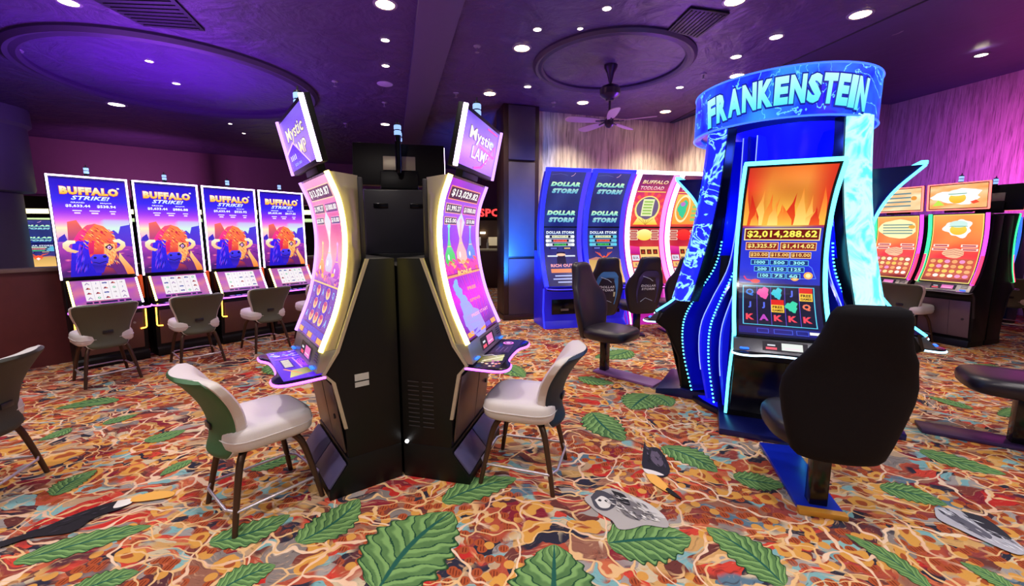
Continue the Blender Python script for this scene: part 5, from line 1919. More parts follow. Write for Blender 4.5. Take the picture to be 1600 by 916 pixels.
# lettering wrapped on the crown, arched like a banner
CENTER = 240.0
TW, TH = 1.20, 0.235
la = Art(TW, 0.30, nv=1)
la.p = []
word = 'FRANKENSTEIN'
adv = [0.98, 1.06, 1.08, 1.08, 1.04, 0.92, 1.06, 0.94, 0.96, 0.90, 0.55, 1.06]
tot = sum(adv)
xx = 0.0
for ch, w_ in zip(word, adv):
    cxm = (xx + w_ / 2) / tot
    arch = 1 - (2 * cxm - 1) ** 2
    la.text(ch, cxm * TW, 0.105 + 0.055 * arch, TH * (1.04 - 0.18 * arch), (90, 232, 255), w=w_ / tot * TW * 0.92, layer=2, bold=0.06, c2=(190, 250, 255), outline=0.05, oc=(16, 30, 150), rot=(cxm - 0.5) * -0.25)
    xx += w_


def crown_map(u, v, h):
    a = R(CENTER) + (u - TW / 2) / RC
    r = RC + 0.004 + h * 8
    return (COX + r * math.cos(a), COY + r * math.sin(a), Z0 + 0.035 + v)


la.build('crown_lettering', crown_map, [scr_b, scr_b], cr, step=0)
mb = MB()
for zz in (Z0 + 0.004, Z1 - 0.004):
    mb.tube([(RC * math.cos(R(t)), RC * math.sin(R(t)), zz) for t in range(0, 360, 5)], 0.008, 6, closed=True)
mb.v = [(a + COX, b + COY, c) for a, b, c in mb.v]
mb.build('crown_edge_light', mat('crown_rim', (60, 120, 255), 0.3, emit=(60, 110, 255), power=1.4), cr)
pl_blue = pillar_mat('pillar_blue', (22, 34, 250), (150, 240, 255), 1.0, 0.03)
pl_cyan = pillar_mat('pillar_cyan', (84, 210, 246), (170, 244, 255), 1.15, 0.14)
PIL = [(184, 0.68, 0.93, pl_blue, 'lightning printed blue pillar'), (287, 0.62, 0.86, pl_cyan, 'bright cyan pillar'), (16, 0.70, 0.9, pl_blue, None), (100, 0.70, 0.9, pl_blue, None)]
for ang, r0, r1, m_, lb in PIL:
    mb = MB()
    rings = []
    inner = []
    for k in range(15):
        t = k / 14
        z = Z0 + 0.02 - t * (Z0 - 0.98)
        r = r0 + (r1 - r0) * t + 0.05 * math.sin(math.pi * t) * -1
        M = Matrix.Rotation(R(ang), 4, 'Z')
        w = 0.115 + 0.01 * t
        rings.append([tuple(M @ Vector(p)) for p in [(r - 0.05, -w, z), (r + 0.015, -w * 0.7, z), (r + 0.03, 0, z), (r + 0.015, w * 0.7, z), (r - 0.05, w, z), (r - 0.06, 0, z)]])
        inner.append([tuple(M @ Vector(p)) for p in [(r - 0.13, -w * 1.05, z), (r - 0.052, -w * 1.12, z), (r - 0.052, w * 1.12, z), (r - 0.13, w * 1.05, z)]])
    mb.loft(rings)
    p = mb.build('pillar', m_, tower, smooth=60)
    mb = MB()
    mb.loft(inner)
    mb.build('pillar_backing', mat('pillar_black', (8, 10, 26), 0.2), p, smooth=60)
# swept fins filling the gaps beside the machines
fin_lit = mat('fin_lit', (26, 34, 220), 0.2, emit=(18, 22, 225), power=0.55)
fin_line = mat('fin_line', (150, 170, 255), 0.4, emit=(120, 140, 255), power=1.6)
FINS = [(ANG_F + d_, k) for k, d_ in enumerate((-47, -40, -33, 29, 34, 52))] + [(ANG_L + d_, k) for k, d_ in enumerate((-34, 34))] + [(ANG_R + d_, k) for k, d_ in enumerate((30, 40))] + [(60 + d_, k) for k, d_ in enumerate((-30, 0, 30))]
for ang, k in FINS:
    M = Matrix.Rotation(R(ang), 4, 'Z')
    pts = [(0.50 + 0.02 * (k % 2), 2.40), (0.50, 2.0), (0.515, 1.6), (0.57, 1.30), (0.72, 1.04), (0.83, 0.80), (0.82, 0.50), (0.72, 0.12)]
    sp_ = spline(pts, 30)
    mb = MB()
    rings = [[tuple(M @ Vector((r + dx, dy, z))) for dx, dy in ((-0.16, -0.008), (0.0, -0.014), (0.012, 0), (0.0, 0.014), (-0.16, 0.008))] for r, z in sp_]
    mb.loft(rings)
    f = mb.build('fin', fin_lit if k % 2 == 0 else kiosk_blue, tower, smooth=50)
    if k in (1, 4):
        mb = MB()
        for r, z in spline(pts, 70)[22:]:
            mb.box(tuple(M @ Vector((r + 0.014, 0, z))), (0.010, 0.012, 0.012))
        mb.build('fin_dot_lights', led_cyan, f)
    else:
        mb = MB()
        mb.tube([tuple(M @ Vector((r + 0.013, 0, z))) for r, z in sp_[:-3]], 0.004, 5)
        mb.build('fin_line_light', fin_line, f)
# dark blue base skirt
mb = MB()
out = []
for k in range(48):
    a = 2 * math.pi * k / 48
    out.append((0.90 * math.cos(a), 0.90 * math.sin(a)))
mb.flat([(a * 0.78, b * 0.78) for a, b in out], 0.0, 0.05)
mb.build('base_plate', mat('base_blue', (10, 14, 52), 0.3), tower, bevel=0.006)
for ang in (197, 287, 17, 107):
    a = R(ang)
    light('tower_glow', 'POINT', (0.50 * math.cos(a), 0.50 * math.sin(a), 1.7), (0, 0, 0), 7, (0.05, 0.12, 1.0), 0.06, parent=tower)
light('crown_down_glow', 'POINT', (0.55 * math.cos(R(240)), 0.55 * math.sin(R(240)), 2.34), (0, 0, 0), 5, (0.04, 0.10, 1.0), 0.08, parent=tower)

TOWER_PROF = [(0.99, 0.83), (0.82, 0.97), (0.66, 1.18), (0.585, 1.43), (0.60, 1.68), (0.69, 1.90), (0.86, 2.10)]
TCFG = dict(W=0.63, prof=TOWER_PROF, cab=[(0.32, 0.06), (0.72, 0.06), (0.76, 0.40), (0.89, 0.66), (0.98, 0.72), (0.92, 0.83), (0.60, 1.12), (0.50, 1.4), (0.32, 1.4)],
            plinth=[(0.3, 0), (0.95, 0), (0.95, 0.05), (0.74, 0.09), (0.3, 0.09)], plinth_w=0.36, trim=[(0.72, 0.10), (0.76, 0.40), (0.89, 0.66), (0.985, 0.72), (0.95, 0.84)],
            trim_m=led_cyan, door=((0.73, 0.14), (0.86, 0.62)), door_m=black_gloss, panel=((0.99, 0.82), (1.07, 0.735)), panel_m=mat('graphite', (96, 98, 106), 0.35, 0.5),
            deck=(0.98, 1.12, 0.735), deck_edge=mat('deck_rim_white', (220, 240, 255), 0.3, emit=(190, 230, 255), power=2.0), deck_w=0.60, house_m=mat('tower_housing', (14, 20, 90), 0.25), back_w=0.16, back_d=0.40, back_z=1.5, strip_l=led_cyan, strip_r=led_cyan,
            top_strip=led_cyan, bezel=0.018, strip_w=0.022, white_panel=True, plinth_m=mat('tower_plinth', (14, 20, 84), 0.3))
TC = [(ANG_F, -0.075, 'tower slot machine facing the black high-backed chair, its screen under the lettered crown'),
      (ANG_L, 0.0, 'tower slot machine in side profile at the kiosk side nearer the back row'),
      (ANG_R, 0.0, 'tower slot machine in side profile behind the bright cyan pillar')]
first = None
for ang, lat, lb in TC:
    c = dict(TCFG)
    c['art'] = lambda w, h: art_tower(w, h, True)
    if first is None:
        o = first = curved_machine('slot_machine', lb, 'slot machines built round the kiosk tower', c)
    else:
        o = copy_tree(first)
        o['label'] = lb
        for ch in o.children:
            if ch.name.startswith('edge_trim'):
                ch.data = ch.data.copy()
                ch.data.materials[0] = black_gloss
    x, y = offset(KX, KY, ang, lat, 0.0)
    place(o, x, y, ang)


# ------------------------------------------------------------------ right bank: machines with wide toppers
seg_g = mat('led_green', (60, 240, 140), 0.4, emit=(50, 230, 130), power=2.0)
seg_m = mat('led_magenta', (230, 60, 230), 0.4, emit=(220, 60, 235), power=2.2)
seg_r = mat('led_red', (250, 50, 90), 0.4, emit=(250, 50, 90), power=2.2)
rim_orange = mat('rim_orange', (255, 120, 100), 0.4, emit=(255, 110, 100), power=2.2)
HCFG = dict(W=0.64, prof=[(0.50, 0.90), (0.40, 1.10), (0.34, 1.36), (0.33, 1.62), (0.37, 1.88)], cab=[(0, 0.08), (0.34, 0.08), (0.36, 0.4), (0.42, 0.72), (0.50, 0.80), (0.36, 0.95), (0.24, 1.3), (0.22, 1.85), (0, 1.85)],
            plinth=[(0, 0), (0.40, 0), (0.38, 0.10), (0, 0.10)], plinth_w=0.31, trim=[(0.36, 0.42), (0.42, 0.72), (0.50, 0.80)], trim_m=dark_grey, door=((0.352, 0.14), (0.415, 0.66)), door_m=mat('grey_door', (120, 104, 112), 0.4, 0.3),
            panel=((0.50, 0.895), (0.56, 0.80)), deck=(0.5, 0.66, 0.80), deck_edge=mat('deck_rim_grey', (150, 150, 160), 0.4), house_m=dark_grey, back_w=0.26, back_d=0.12, back_z=1.0,
            strip_l=seg_g, strip_r=seg_m, sign=((0.42, 1.93), (0.47, 2.30)), sign_w=0.66, sign_strip_l=rim_orange, sign_strip_r=rim_orange, sign_frame=rim_orange, strip_w=0.035)
hb = []
for k, (tx, lb) in enumerate([(False, 'right bank slot machine with a gold pot splash on screen and topper'), (True, 'right bank slot machine with pale striped panels on screen, partly behind the cyan pillar')]):
    c = dict(HCFG, art=(lambda t: lambda w, h: art_pot(w, h, t))(tx), sign_art=(lambda t: lambda w, h: art_pot_sign(w, h, t))(tx))
    o = curved_machine('slot_machine', lb, 'slot machines of the right bank', c)
    p = Vector((6.66, 6.20, 0)) + A * (0.74 * k)
    place(o, p.x, p.y, 200)
    hb.append(o)
    mb = MB()
    cv = Curve(HCFG['prof'])
    mb.loft(cv.strip(-0.328, -0.295, -0.003, 0.016, t0=0.0, t1=0.42))
    mb.build('red_light_segment', seg_r, o, smooth=50)
    mb = MB()
    mb.loft(cv.strip(0.295, 0.328, -0.003, 0.016, t0=0.0, t1=0.42))
    mb.build('red_light_segment', seg_r, o, smooth=50)
o = copy_tree(hb[0])
o['label'] = 'right bank slot machine facing away, standing back to back with the gold pot machine'
place(o, 6.70, 6.215, 20)


# ------------------------------------------------------------------ chairs
cream = mat('cream_upholstery', (226, 220, 218), 0.42, bump=0.08, bscale=220)
shell_lit = mat('shell_fabric_lit', (66, 108, 70), 0.6, bump=0.15, bscale=160)  # one green shell fabric; the four tones put light and shade into colour
shell_dimmed = mat('shell_fabric_dimmed', (88, 92, 76), 0.6, bump=0.15, bscale=160)
shell_shade_navy = mat('shell_fabric_shade_navy', (20, 44, 66), 0.5, bump=0.15, bscale=160)
shell_shaded = mat('shell_fabric_shaded', (52, 54, 44), 0.6, bump=0.15, bscale=160)
leg_bronze = mat('leg_bronze', (84, 62, 48), 0.35, 0.6)
chrome = mat('chrome', (200, 196, 200), 0.15, 1.0)
leather = mat('black_leatherette', (34, 28, 40), 0.36, bump=0.06, bscale=180)
leather_dark = mat('black_knit', (16, 14, 20), 0.75, bump=0.1, bscale=260, spec=0.2)


def guest_chair(label, shell_m, x, y, deg):
    root = thing('guest_chair', label, 'chair', group='cream guest chairs at the machines')

    def sheet(front, back, wk, name, m, bump_edge=0.0):
        S = 22
        Tn = 16
        ys = spline([(0.235, 0.40), (0.205, 0.49), (0.210, 0.60), (0.245, 0.71), (0.310, 0.82), (0.375, 0.895)], S + 1)
        ws = np.interp(np.linspace(0, 1, S + 1), [0, 0.06, 0.25, 0.5, 0.75, 0.9, 0.97, 1], [0.13, 0.165, 0.185, 0.215, 0.262, 0.268, 0.245, 0.20])
        rings = []
        for i in range(S + 1):
            s_ = i / S
            e = min(1, s_ / 0.08, (1 - s_) / 0.08)
            e = math.sqrt(max(0.0, 1 - (1 - e) ** 2)) if e < 1 else 1
            e = max(e, 0.12)
            yy, zz = ys[i]
            w = ws[i] * wk
            row = []
            for j in range(Tn + 1):
                t = -1 + 2 * j / Tn
                row.append((t * w, yy - front * e * (1 - 0.55 * t ** 6) - 0.060 * t * t * (0.6 + 0.6 * s_), zz))
            for j in range(Tn + 1):
                t = 1 - 2 * j / Tn
                row.append((t * w, yy + back * e * (1 - 0.4 * t ** 6) - 0.060 * t * t * (0.6 + 0.6 * s_), zz))
            rings.append(row)
        mb = MB()
        mb.loft(rings)
        return mb.build(name, m, root, smooth=60)
    br = sheet(0.085, 0.004, 1.0, 'backrest', cream)
    sh = sheet(-0.002, 0.026, 0.955, 'back_shell', shell_m)
    mb = MB()
    mb.box((0, 0.238, 0.575), (0.085, 0.010, 0.035), 0, Matrix.Identity(4))
    mb.build('maker_plate', mat('plate_dark', (30, 30, 34), 0.3), sh, bevel=0.002)
    mb = MB()
    rings = []
    for k, (z, s_) in enumerate([(0.440, 0.80), (0.445, 0.93), (0.462, 0.985), (0.500, 1.0), (0.540, 0.99), (0.562, 0.95), (0.573, 0.86), (0.578, 0.6), (0.579, 0.2)]):
        rings.append(superring(0, -0.02, z, 0.235 * s_, 0.235 * s_, 4.2, 40))
    mb.loft(rings)
    seat = mb.build('seat', cream, root, smooth=60)
    mb = MB()
    mb.tube([(0.236 * math.cos(a) if False else p[0], p[1], 0.505) for a, p in [(0, q) for q in superring(0, -0.02, 0.505, 0.2365, 0.2365, 4.2, 48)]], 0.003, 5, closed=True)
    mb.build('seat_piping', cream, seat)
    mb = MB()
    mb.box((0, -0.01, 0.43), (0.33, 0.33, 0.022))
    mb.build('seat_frame', leather_dark, root, bevel=0.004)
    for sx in (-1, 1):
        for sy in (-1, 1):
            mb = MB()
            pts = spline([(sx * 0.125, -0.01 + sy * 0.125, 0.43), (sx * 0.165, -0.01 + sy * 0.165, 0.36), (sx * 0.195, -0.01 + sy * 0.20, 0.20), (sx * 0.225, -0.01 + sy * 0.235, 0.0)], 14)
            mb.tube([tuple(p) for p in pts], [0.0215 - 0.007 * i / 13 for i in range(14)], 10)
            mb.build('leg', leg_bronze, root, smooth=60)
    mb = MB()
    ringp = [(-0.205, -0.225, 0.13), (-0.15, -0.262, 0.13), (0.15, -0.262, 0.13), (0.205, -0.225, 0.13), (0.215, 0.20, 0.13), (0.15, 0.235, 0.13), (-0.15, 0.235, 0.13), (-0.215, 0.20, 0.13)]
    mb.tube(ringp, 0.0085, 8, closed=True)
    mb.build('foot_ring', mat('satin_chrome', (214, 206, 214), 0.35, 0.7), root, smooth=60)
    root.scale = (1.01, 1.01, 0.99)
    return place(root, x, y, deg)


guest_chair('cream guest chair with brightly lit green back shell before the purple button deck', shell_lit, -1.50, 2.36, 50)
guest_chair('cream guest chair with back shell shaded to navy, right of the pod', shell_shade_navy, 0.10, 2.68, 163)
guest_chair('cream guest chair with back shell shaded to charcoal, cut off by the left edge', shell_shaded, -3.30, 2.38, 196)
guest_chair('cream guest chair with back dimmed to olive at the bison machine showing $538.94', shell_dimmed, -4.47, 4.50, 146)
guest_chair('cream guest chair with back dimmed to olive at the bison machine showing $886.88', shell_dimmed, -3.95, 5.15, 140)
guest_chair('cream guest chair with back dimmed to olive at the bison machine showing $525.92', shell_dimmed, -3.48, 5.82, 143)
guest_chair('cream guest chair half hidden behind the pod at the bison machine showing $617.25', shell_dimmed, -3.02, 6.42, 146)
guest_chair('cream guest chair with back dimmed to grey in front of the right bank machines', shell_dimmed, 5.92, 6.22, 22)
guest_chair('cream guest chair before the small blue machine at the far right wall', shell_dimmed, 8.35, 6.95, 30)


def high_chair(label, fabric, x, y, deg, panel=None, plate=None, plate_m=None, end_m=None, s=1.0):
    root = thing('high_back_chair', label, 'chair', group='black high-backed chairs')
    mb = MB()
    rings = []
    zs = [0.385, 0.395, 0.42, 0.50, 0.62, 0.74, 0.82, 0.90, 0.97, 1.03, 1.09, 1.14, 1.19, 1.225, 1.24]
    ws = [0.14, 0.175, 0.198, 0.222, 0.250, 0.272, 0.270, 0.248, 0.216, 0.186, 0.166, 0.156, 0.148, 0.130, 0.09]
    th = [0.030, 0.045, 0.055, 0.062, 0.065, 0.062, 0.058, 0.054, 0.050, 0.050, 0.052, 0.052, 0.048, 0.038, 0.018]
    for z, w, t in zip(zs, ws, th):
        yc = 0.215 + 0.16 * ((z - 0.385) / 0.855) ** 1.3
        ring_ = superring(0, 0, z, w, t, 3.2, 36)
        ring_ = [(px, yc + py - 0.9 * px * px * (1 if z < 0.95 else 0.4), pz) for px, py, pz in ring_]
        rings.append(ring_)
    mb.loft(rings)
    back = mb.build('backrest', fabric, root, smooth=70)
    mb = MB()
    rings = []
    for z, k in [(0.405, 0.72), (0.410, 0.86), (0.430, 0.97), (0.470, 1.0), (0.500, 0.985), (0.522, 0.93), (0.533, 0.82), (0.538, 0.5), (0.539, 0.15)]:
        r_ = superring(0, -0.05, z, 0.255 * k, 0.27 * k, 3.2, 40)
        rings.append([(a, b, c + 0.02 * (1 if b < -0.2 else 0) * 0) for a, b, c in r_])
    mb.loft(rings)
    mb.build('seat', leather, root, smooth=70)
    if panel:
        pa = Art(0.30, 0.50, nv=14, fn=lambda u, v: mixc((60, 130, 200), (90, 180, 240), wave(u, v, panel)) if panel == 1 else mixc((40, 36, 80), (70, 66, 130), wave(u, v, 2)))
        pa.text('DOLLAR', 0.15, 0.27, 0.035, (235, 245, 240), w=0.20, layer=3, bold=0.03, shear=0.1)
        pa.text('STORM', 0.15, 0.22, 0.035, (235, 245, 240), w=0.18, layer=3, bold=0.03, shear=0.1)
        if panel == 1:
            pa.rect(0.03, 0.12, 0.24, 0.07, (226, 230, 180), 2)
        pa.line([(0.04, 0.42), (0.15, 0.38), (0.20, 0.34)], 0.008, (230, 250, 255), 2)
        pa.line([(0.05, 0.02), (0.12, 0.08), (0.24, 0.03)], 0.006, (210, 240, 255), 2)

        def pm(u, v, h):
            z = 0.56 + v * 0.96
            t = v / 0.5
            k = 0.64 + 0.30 * math.sin(math.pi * min(1.0, 0.15 + t * 0.75)) if t < 0.999 else 0.6
            px = -(u - 0.15) * (0.9 if t < 0.85 else 0.9 - 1.6 * (t - 0.85)) * k * 1.25
            yc = 0.215 + 0.16 * ((z - 0.385) / 0.855) ** 1.3
            return (px, yc + 0.055 - 0.9 * px * px * (1 if z < 0.95 else 0.4) + 0.010 + h, z)
        pa.build('back_print', pm, [paint_mat('printed_panel', 0.4)] * 2, back, step=0.03)
    mb = MB()
    mb.box((0, 0.02, 0.22), (0.085, 0.075, 0.39))
    mb.box((0, 0.0, 0.405), (0.24, 0.24, 0.02))
    mb.build('post', black_gloss, root, bevel=0.006)
    L = plate or 0.30
    pmm = plate_m or mat('mount_plate', (60, 40, 84), 0.35)
    mb = MB()
    mb.box((0, (0.10 - L) / 2, 0.014), (0.21, L + 0.10, 0.026))
    pl_ = mb.build('mount_plate', pmm, root, bevel=0.005)
    if end_m:
        mb = MB()
        mb.box((0, 0.11, 0.016), (0.22, 0.045, 0.032))
        mb.build('plate_end', end_m, pl_, bevel=0.004)
    root.scale = (1.10 * s, 1.06, 1.02 * s)
    return place(root, x, y, deg)


def at_tower(ang, d, lat=0.0):
    return offset(KX, KY, ang, lat, d)


x, y = at_tower(ANG_F, 1.70, 0.05)
high_chair('black high-backed chair seen from behind before the kiosk, blue plate under it', leather_dark, x, y, ANG_F + 180 + 8, plate=0.66, plate_m=mat('plate_blue', (16, 40, 190), 0.3), end_m=mat('yellow_edge', (214, 150, 50), 0.5), s=1.0)
x, y = at_tower(ANG_L, 1.60)
high_chair('dark leather high-backed chair in side view between the pod and the kiosk', leather, x, y, ANG_L + 180 - 12, plate=0.60, plate_m=mat('plate_mauve', (150, 104, 170), 0.4))
x, y = at_tower(ANG_R, 1.62)
high_chair('black seat cut off by the right edge of the photo, beside the kiosk', leather, x, y, ANG_R + 180, plate=0.5)
high_chair('black high-backed chair with bright blue printed oval, in the back row', leather, 1.31, 6.40, 100, panel=1)
high_chair('black high-backed chair with dark printed oval, in the back row', leather, 1.96, 6.56, 100, panel=2)
high_chair('plain black high-backed chair half behind the kiosk, in the back row', leather, 2.62, 6.70, 98)


# ------------------------------------------------------------------ ceiling fittings
warm_disc = mat('lamp_warm', (255, 230, 180), 0.4, emit=(255, 222, 160), power=22)
pale_disc = mat('lamp_pale', (255, 244, 225), 0.4, emit=(255, 240, 215), power=9)
trim_white = mat('fitting_white', (150, 140, 160), 0.4)
trim_black = mat('fitting_black', (26, 22, 32), 0.4)
WARM = (1.0, 0.84, 0.64)
COOL = (1.0, 0.92, 0.85)


def downlight(label, x, y, r, m, power=0, color=WARM, z=CEIL, trim=trim_white, spot=110, group='round downlights in the ceiling', aim=None):
    t = thing('downlight', label, 'ceiling light', (x, y, z), group=group)
    mb = MB()
    mb.lathe([(r * 1.02, -0.010), (r * 1.28, -0.008), (r * 1.34, -0.001), (r * 1.02, -0.001)], 28, cap=False)
    mb.build('trim_ring', trim, t)
    mb = MB()
    mb.lathe([(0.0, -0.007), (r, -0.007), (r, -0.001)], 28, cap=False)
    mb.build('lamp_disc', m, t)
    if power:
        light('lamp', 'SPOT', (0, 0, -0.03), aim or (0, 0, -1), power, color, r * 0.9, spot, 0.8, parent=t)
    return t


BIG = [(-1.25, 4.52, 'large warm downlight above the top of the central aisle, largest in the ceiling'), (0.12, 5.51, 'warm glowing downlight left of the plaster ring with the fan'),
       (3.59, 4.71, 'large warm downlight above the right end of the crown sign'), (2.16, 4.45, 'warm downlight cut off by the top edge beside the right vent'),
       (-0.36, 7.2, 'yellowish downlight near the top of the dark pilaster'), (1.22, 7.67, 'yellowish downlight washing the grasscloth wall left of the fan'),
       (2.84, 8.21, 'warm downlight washing the grasscloth wall right of the fan'), (3.22, 6.42, 'warm downlight just above the left end of the crown sign')]
for x, y, lb in BIG:
    downlight(lb, x, y, 0.09, warm_disc, 230 if y > 7.5 else 95)
MID = [(-6.92, 7.78, 0.13, 'wide pale downlight over the left bank'), (-6.17, 5.53, 0.12, 'wide pale downlight at the left edge of the photo'), (-4.33, 4.48, 0.09, 'pale downlight cut off by the top edge over the left bank'),
       (-1.48, 5.29, 0.055, 'small tilted downlight in the aisle row, second from the large warm one'), (-1.70, 6.05, 0.055, 'small tilted downlight in the aisle row just in front of the speaker disc'), (-2.62, 9.13, 0.10, 'pale downlight above the rear machine of the pod'),
       (0.24, 6.87, 0.06, 'small pale downlight beyond the warm one left of the fan'), (2.59, 6.90, 0.06, 'small pale downlight between the fan and the crown sign'),
       (0.95, 4.59, 0.05, 'small pale downlight near the top edge left of the right vent'), (0.28, 5.03, 0.05, 'small pale downlight just before the warm one left of the plaster ring'), (0.75, 5.01, 0.035, 'tiny spotlight in front of the plaster ring with the fan'),
       (-4.75, 5.90, 0.05, 'small spotlight inside the large left plaster ring, front one'), (-5.05, 6.73, 0.055, 'small spotlight inside the large left plaster ring, rear one'),
       (3.03, 5.21, 0.075, 'lavender rimmed downlight above the middle of the crown sign'), (2.86, 5.76, 0.07, 'lavender rimmed downlight behind the warm one above the crown sign')]
for i, (x, y, r, lb) in enumerate(MID):
    downlight(lb, x, y, r * 0.85, pale_disc, 60 if r >= 0.09 else 26, COOL)
downlight('pale downlight on the rising ceiling right of the crown sign', 4.45, 5.33, 0.09, pale_disc, 60, COOL, z=3.945)
downlight('dim slanted downlight on the rising ceiling at the far right', 6.89, 6.63, 0.07, pale_disc, 40, COOL, z=4.20)
FAR = [(-5.79, 9.08), (-6.04, 9.92)]
for x, y in FAR:
    downlight('tiny pale spotlight deep in the dark ceiling over the bulkhead', x, y, 0.035, pale_disc, 10, COOL, group='tiny spotlights over the bulkhead')
for x, y in [(-0.75, 11.0), (-0.55, 13.4), (-1.3, 12.4)]:
    downlight('small white spotlight over the bar beyond the pilaster', x, y, 0.06, pale_disc, 30, COOL, group='spotlights over the bar')
# unseen downlights added over and behind the viewer to brighten the foreground floor
for x, y in [(-3.4, 1.6), (-1.2, 1.3), (1.1, 1.2), (3.3, 1.3), (-2.3, -0.9), (0.0, -1.2), (2.4, -0.9), (-4.9, 2.9), (5.0, 2.6)]:
    downlight('unseen downlight added over the camera to brighten the foreground', x, y, 0.10, warm_disc, 165, (1.0, 0.93, 0.92), group='unseen downlights added over the camera', spot=125)

t = props(MB().lathe([(0.0, -0.012), (0.10, -0.012), (0.115, -0.006), (0.118, 0)], 32, cap=False).build('ceiling_speaker', mat('speaker_lilac', (190, 170, 226), 0.5)), 'flat lavender speaker disc in the aisle ceiling row', 'ceiling speaker')
t.location = (-1.92, 6.76, CEIL - 0.001)
SPR = [(-2.2, 7.67, 'sprinkler head beyond the lavender speaker disc'), (-3.42, 9.08, 'sprinkler head over the gap between the left bank and the pod'), (-2.63, 6.65, 'sprinkler head right of the large left plaster ring'),
       (-0.90, 7.17, 'sprinkler head beside the yellowish downlight at the pilaster'), (-0.42, 5.46, 'sprinkler head left of the warm downlight by the fan ring'), (0.72, 7.67, 'sprinkler head before the grasscloth wall left of the fan'), (2.71, 6.35, 'sprinkler head between the fan ring and the crown sign')]
for x, y, lb in SPR:
    mb = MB()
    mb.lathe([(0.0, -0.075), (0.026, -0.073), (0.026, -0.069), (0.006, -0.066), (0.010, -0.035), (0.006, -0.02), (0.040, -0.012), (0.046, 0.0)], 20, cap=False)
    o = mb.build('sprinkler', trim_white)
    o.location = (x, y, CEIL - 0.001)
    props(o, lb, 'sprinkler', 'sprinkler heads')


def vent(label, pts, m, nsl):
    t = thing('ceiling_vent', label, 'vent', (pts[0][0], pts[0][1], CEIL))
    P = [Vector((a - pts[0][0], b - pts[0][1], 0)) for a, b in pts]
    mb = MB()
    mb.flat([(p.x, p.y) for p in P], -0.022, -0.001)
    mb.build('vent_frame', m, t, bevel=0.003)
    mb = MB()
    for k in range(nsl):
        u = (k + 0.7) / (nsl + 0.4)
        a = P[0].lerp(P[3], u).lerp(P[1].lerp(P[2], u), 0.06)
        b = P[0].lerp(P[3], u).lerp(P[1].lerp(P[2], u), 0.94)
        mb.tube([(a.x, a.y, -0.026), (b.x, b.y, -0.026)], 0.006, 6)
    mb.build('slat', mat('vent_slat', (30, 25, 40), 0.5), t)


vent('long black slatted vent at the top edge over the left bank', [(-4.05, 4.05), (-3.15, 4.05), (-3.40, 5.04), (-3.98, 4.93)], mat('vent_black', (16, 13, 24), 0.5), 12)
vent('black four-cornered ceiling panel right of the fan ring', [(1.72, 5.03), (1.78, 4.56), (2.22, 4.66), (2.13, 5.21)], mat('vent_black', (16, 13, 24), 0.5), 9)

# ceiling fan under the small ring
FX, FY = 1.33, 6.05
fan = thing('ceiling_fan', 'dark ceiling fan with five blades below the plaster ring', 'ceiling fan', (FX, FY, 0))
fm = mat('fan_bronze', (70, 50, 84), 0.3, 0.6)
mb = MB()
mb.lathe([(0.015, 3.60), (0.05, 3.74), (0.085, 3.80), (0.09, 3.838)], 28)
mb.build('canopy', fm, fan)
mb = MB()
mb.lathe([(0.016, 3.16), (0.016, 3.66)], 16)
mb.build('down_rod', fm, fan)
mb = MB()
mb.lathe([(0.0, 3.38), (0.05, 3.385), (0.06, 3.41), (0.10, 3.43), (0.135, 3.46), (0.14, 3.53), (0.11, 3.57), (0.05, 3.595), (0.014, 3.60)], 32)
mb.build('motor_housing', fm, fan)
mb = MB()
mb.lathe([(0.0, 3.03), (0.035, 3.04), (0.06, 3.07), (0.06, 3.14), (0.03, 3.18)], 24)
mb.build('lower_hub', fm, fan)
blade_m = mat('fan_blade', (200, 160, 190), 0.35)
for k in range(5):
    M = Matrix.Rotation(R(-24 + 72 * k), 4, 'Z') @ Matrix.Rotation(R(12), 4, 'X')
    M.translation = Vector((0, 0, 3.12))
    out = spline([(0.14, -0.045), (0.30, -0.068), (0.52, -0.075), (0.60, -0.055), (0.625, 0), (0.60, 0.055), (0.52, 0.075), (0.30, 0.068), (0.14, 0.045)], 33)
    mb = MB()
    mb.flat([tuple(p) for p in out], -0.004, 0.004, 0, M)
    bl = mb.build('blade', blade_m, fan)
    mb = MB()
    mb.tube([tuple(M @ Vector(p)) for p in [(0.05, 0, 0.0), (0.10, 0.012, -0.004), (0.20, 0, -0.008)]], 0.010, 8)
    mb.build('blade_arm', fm, bl)

# ------------------------------------------------------------------ the rooms seen beyond
sg = thing('neon_sign', 'red lit letters SPO hanging in the dark beyond the pilaster', 'sign', (-0.93, 12.1, 2.06))
la = Art(0.62, 0.24, nv=1)
la.p = []
la.text('SPO', 0.31, 0.12, 0.22, (255, 50, 50), w=0.60, layer=2, bold=0.03)
la.build('lettering', lambda u, v, h: (u, -h - 0.02, v), [screen_mat('red_neon', 2.5, False)] * 2, sg, step=0)
mb = MB()
mb.box((0.31, 0.02, 0.12), (0.68, 0.05, 0.28))
mb.build('sign_backing', black, sg, bevel=0.004)
for hx in (0.06, 0.56):
    mb = MB()
    mb.tube([(hx, 0.02, 0.26), (hx, 0.02, CEIL - 2.06)], 0.008, 6)
    mb.build('hanger_rod', black, sg)
bar = thing('back_bar', 'dim lit bar shelving seen between the pod and the pilaster', 'bar', (-0.9, 12.3, 0))
wood = mat('bar_wood', (70, 46, 40), 0.4)
mb = MB()
mb.box((0, 0.35, 0.55), (3.6, 0.5, 1.1))
mb.build('bar_counter', wood, bar, bevel=0.01)
mb = MB()
mb.box((0, 0.95, 1.0), (3.4, 0.1, 2.0))
mb.build('back_panel', mat('bar_back', (86, 66, 50), 0.5), bar)
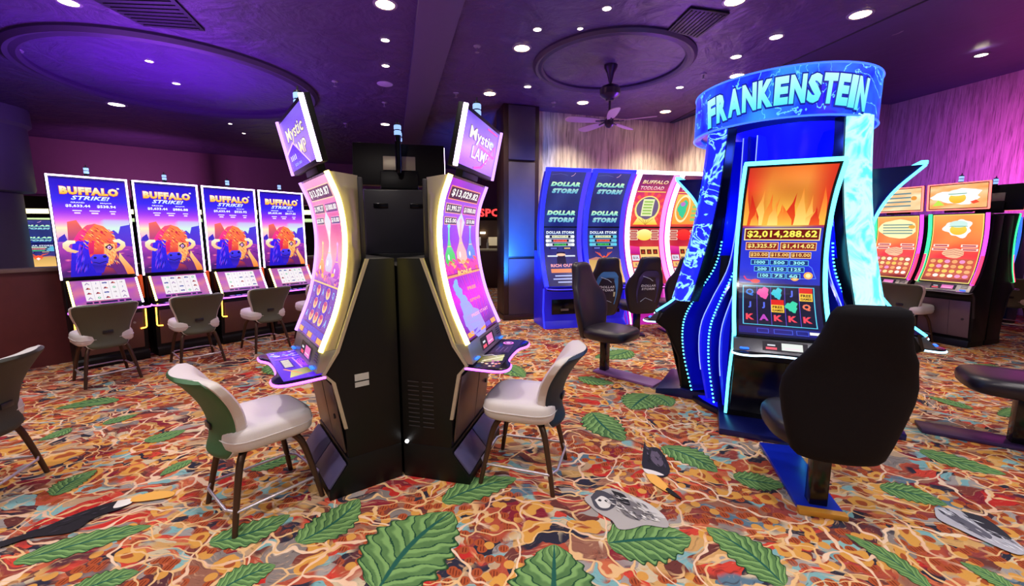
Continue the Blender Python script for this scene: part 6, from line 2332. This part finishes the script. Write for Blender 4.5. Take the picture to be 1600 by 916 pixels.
for k in range(5):
    mb = MB()
    mb.box((-1.2 + 0.6 * k, 0.85, 1.62), (0.16, 0.08, 0.05))
    mb.build('shelf_lamp', mat('shelf_lamp_lit', (255, 240, 210), 0.4, emit=(255, 236, 205), power=5), bar, bevel=0.01)
for k, c in enumerate([(220, 200, 150), (200, 190, 190), (230, 210, 170), (180, 170, 150)]):
    mb = MB()
    mb.box((-1.0 + 0.7 * k, 0.88, 1.36), (0.46, 0.03, 0.26))
    mb.build('menu_board', mat('menu_board_%d' % k, c, 0.5, emit=c, power=0.35), bar, bevel=0.01)
mb = MB()
mb.box((0, 0.84, 1.12), (3.3, 0.2, 0.03))
mb.build('shelf', mat('bar_shelf', (170, 150, 130), 0.4, emit=(210, 190, 150), power=0.2), bar, bevel=0.004)
for k, x in enumerate([-0.55, -0.2, 0.15, 0.5]):
    mb = MB()
    mb.lathe([(0.035, 0), (0.037, 0.01), (0.037, 0.16), (0.014, 0.22), (0.013, 0.29), (0.016, 0.30)], 14)
    o = mb.build('bottle', mat('bottle_glass_%d' % k, [(60, 90, 60), (150, 100, 50), (190, 190, 180), (90, 60, 40)][k], 0.15))
    o.location = (-0.9 + x, 13.12, 1.136)
    props(o, 'small bottle on the bar shelf beyond the pilaster', 'bottle', 'bottles on the bar shelf')

# cove strips and two machines in the opening at the far left
for k, (z, c, p) in enumerate([(2.26, (255, 238, 170), 2.2), (2.02, (190, 220, 170), 0.8)]):
    mb = MB()
    mb.tube([(-15.2, 12.6 + 0.4 * k, z), (-10.0, 13.4 + 0.4 * k, z), (-6.0, 13.6 + 0.4 * k, z)], 0.07 - 0.015 * k, 8)
    o = mb.build('trim_%d' % (4 + k), mat('cove_lit_%d' % k, c, 0.4, emit=c, power=p))
    props(o, kind='structure')
FCFG = dict(HCFG, sign=None, strip_l=led_cyan, strip_r=led_blue, cab_m=mat('far_cabinet_blue', (20, 60, 110), 0.3))
FCFG.pop('sign')
f1 = curved_machine('slot_machine', 'small cyan edged slot machine at the right edge before the magenta wall', None, dict(FCFG, art=lambda w, h: art_storm(w, h, 1)))
f1['group'] = 'distant slot machines'
place(f1, 8.95, 7.75, 200)
f2 = copy_tree(f1)
f2['label'] = 'distant blue slot machine in the opening between the round column and the left bank'
place(f2, -9.95, 8.95, -48)
f3 = copy_tree(f1)
f3['label'] = 'second distant slot machine in the left opening, mostly hidden by the bison machines'
place(f3, -9.2, 9.55, -48)
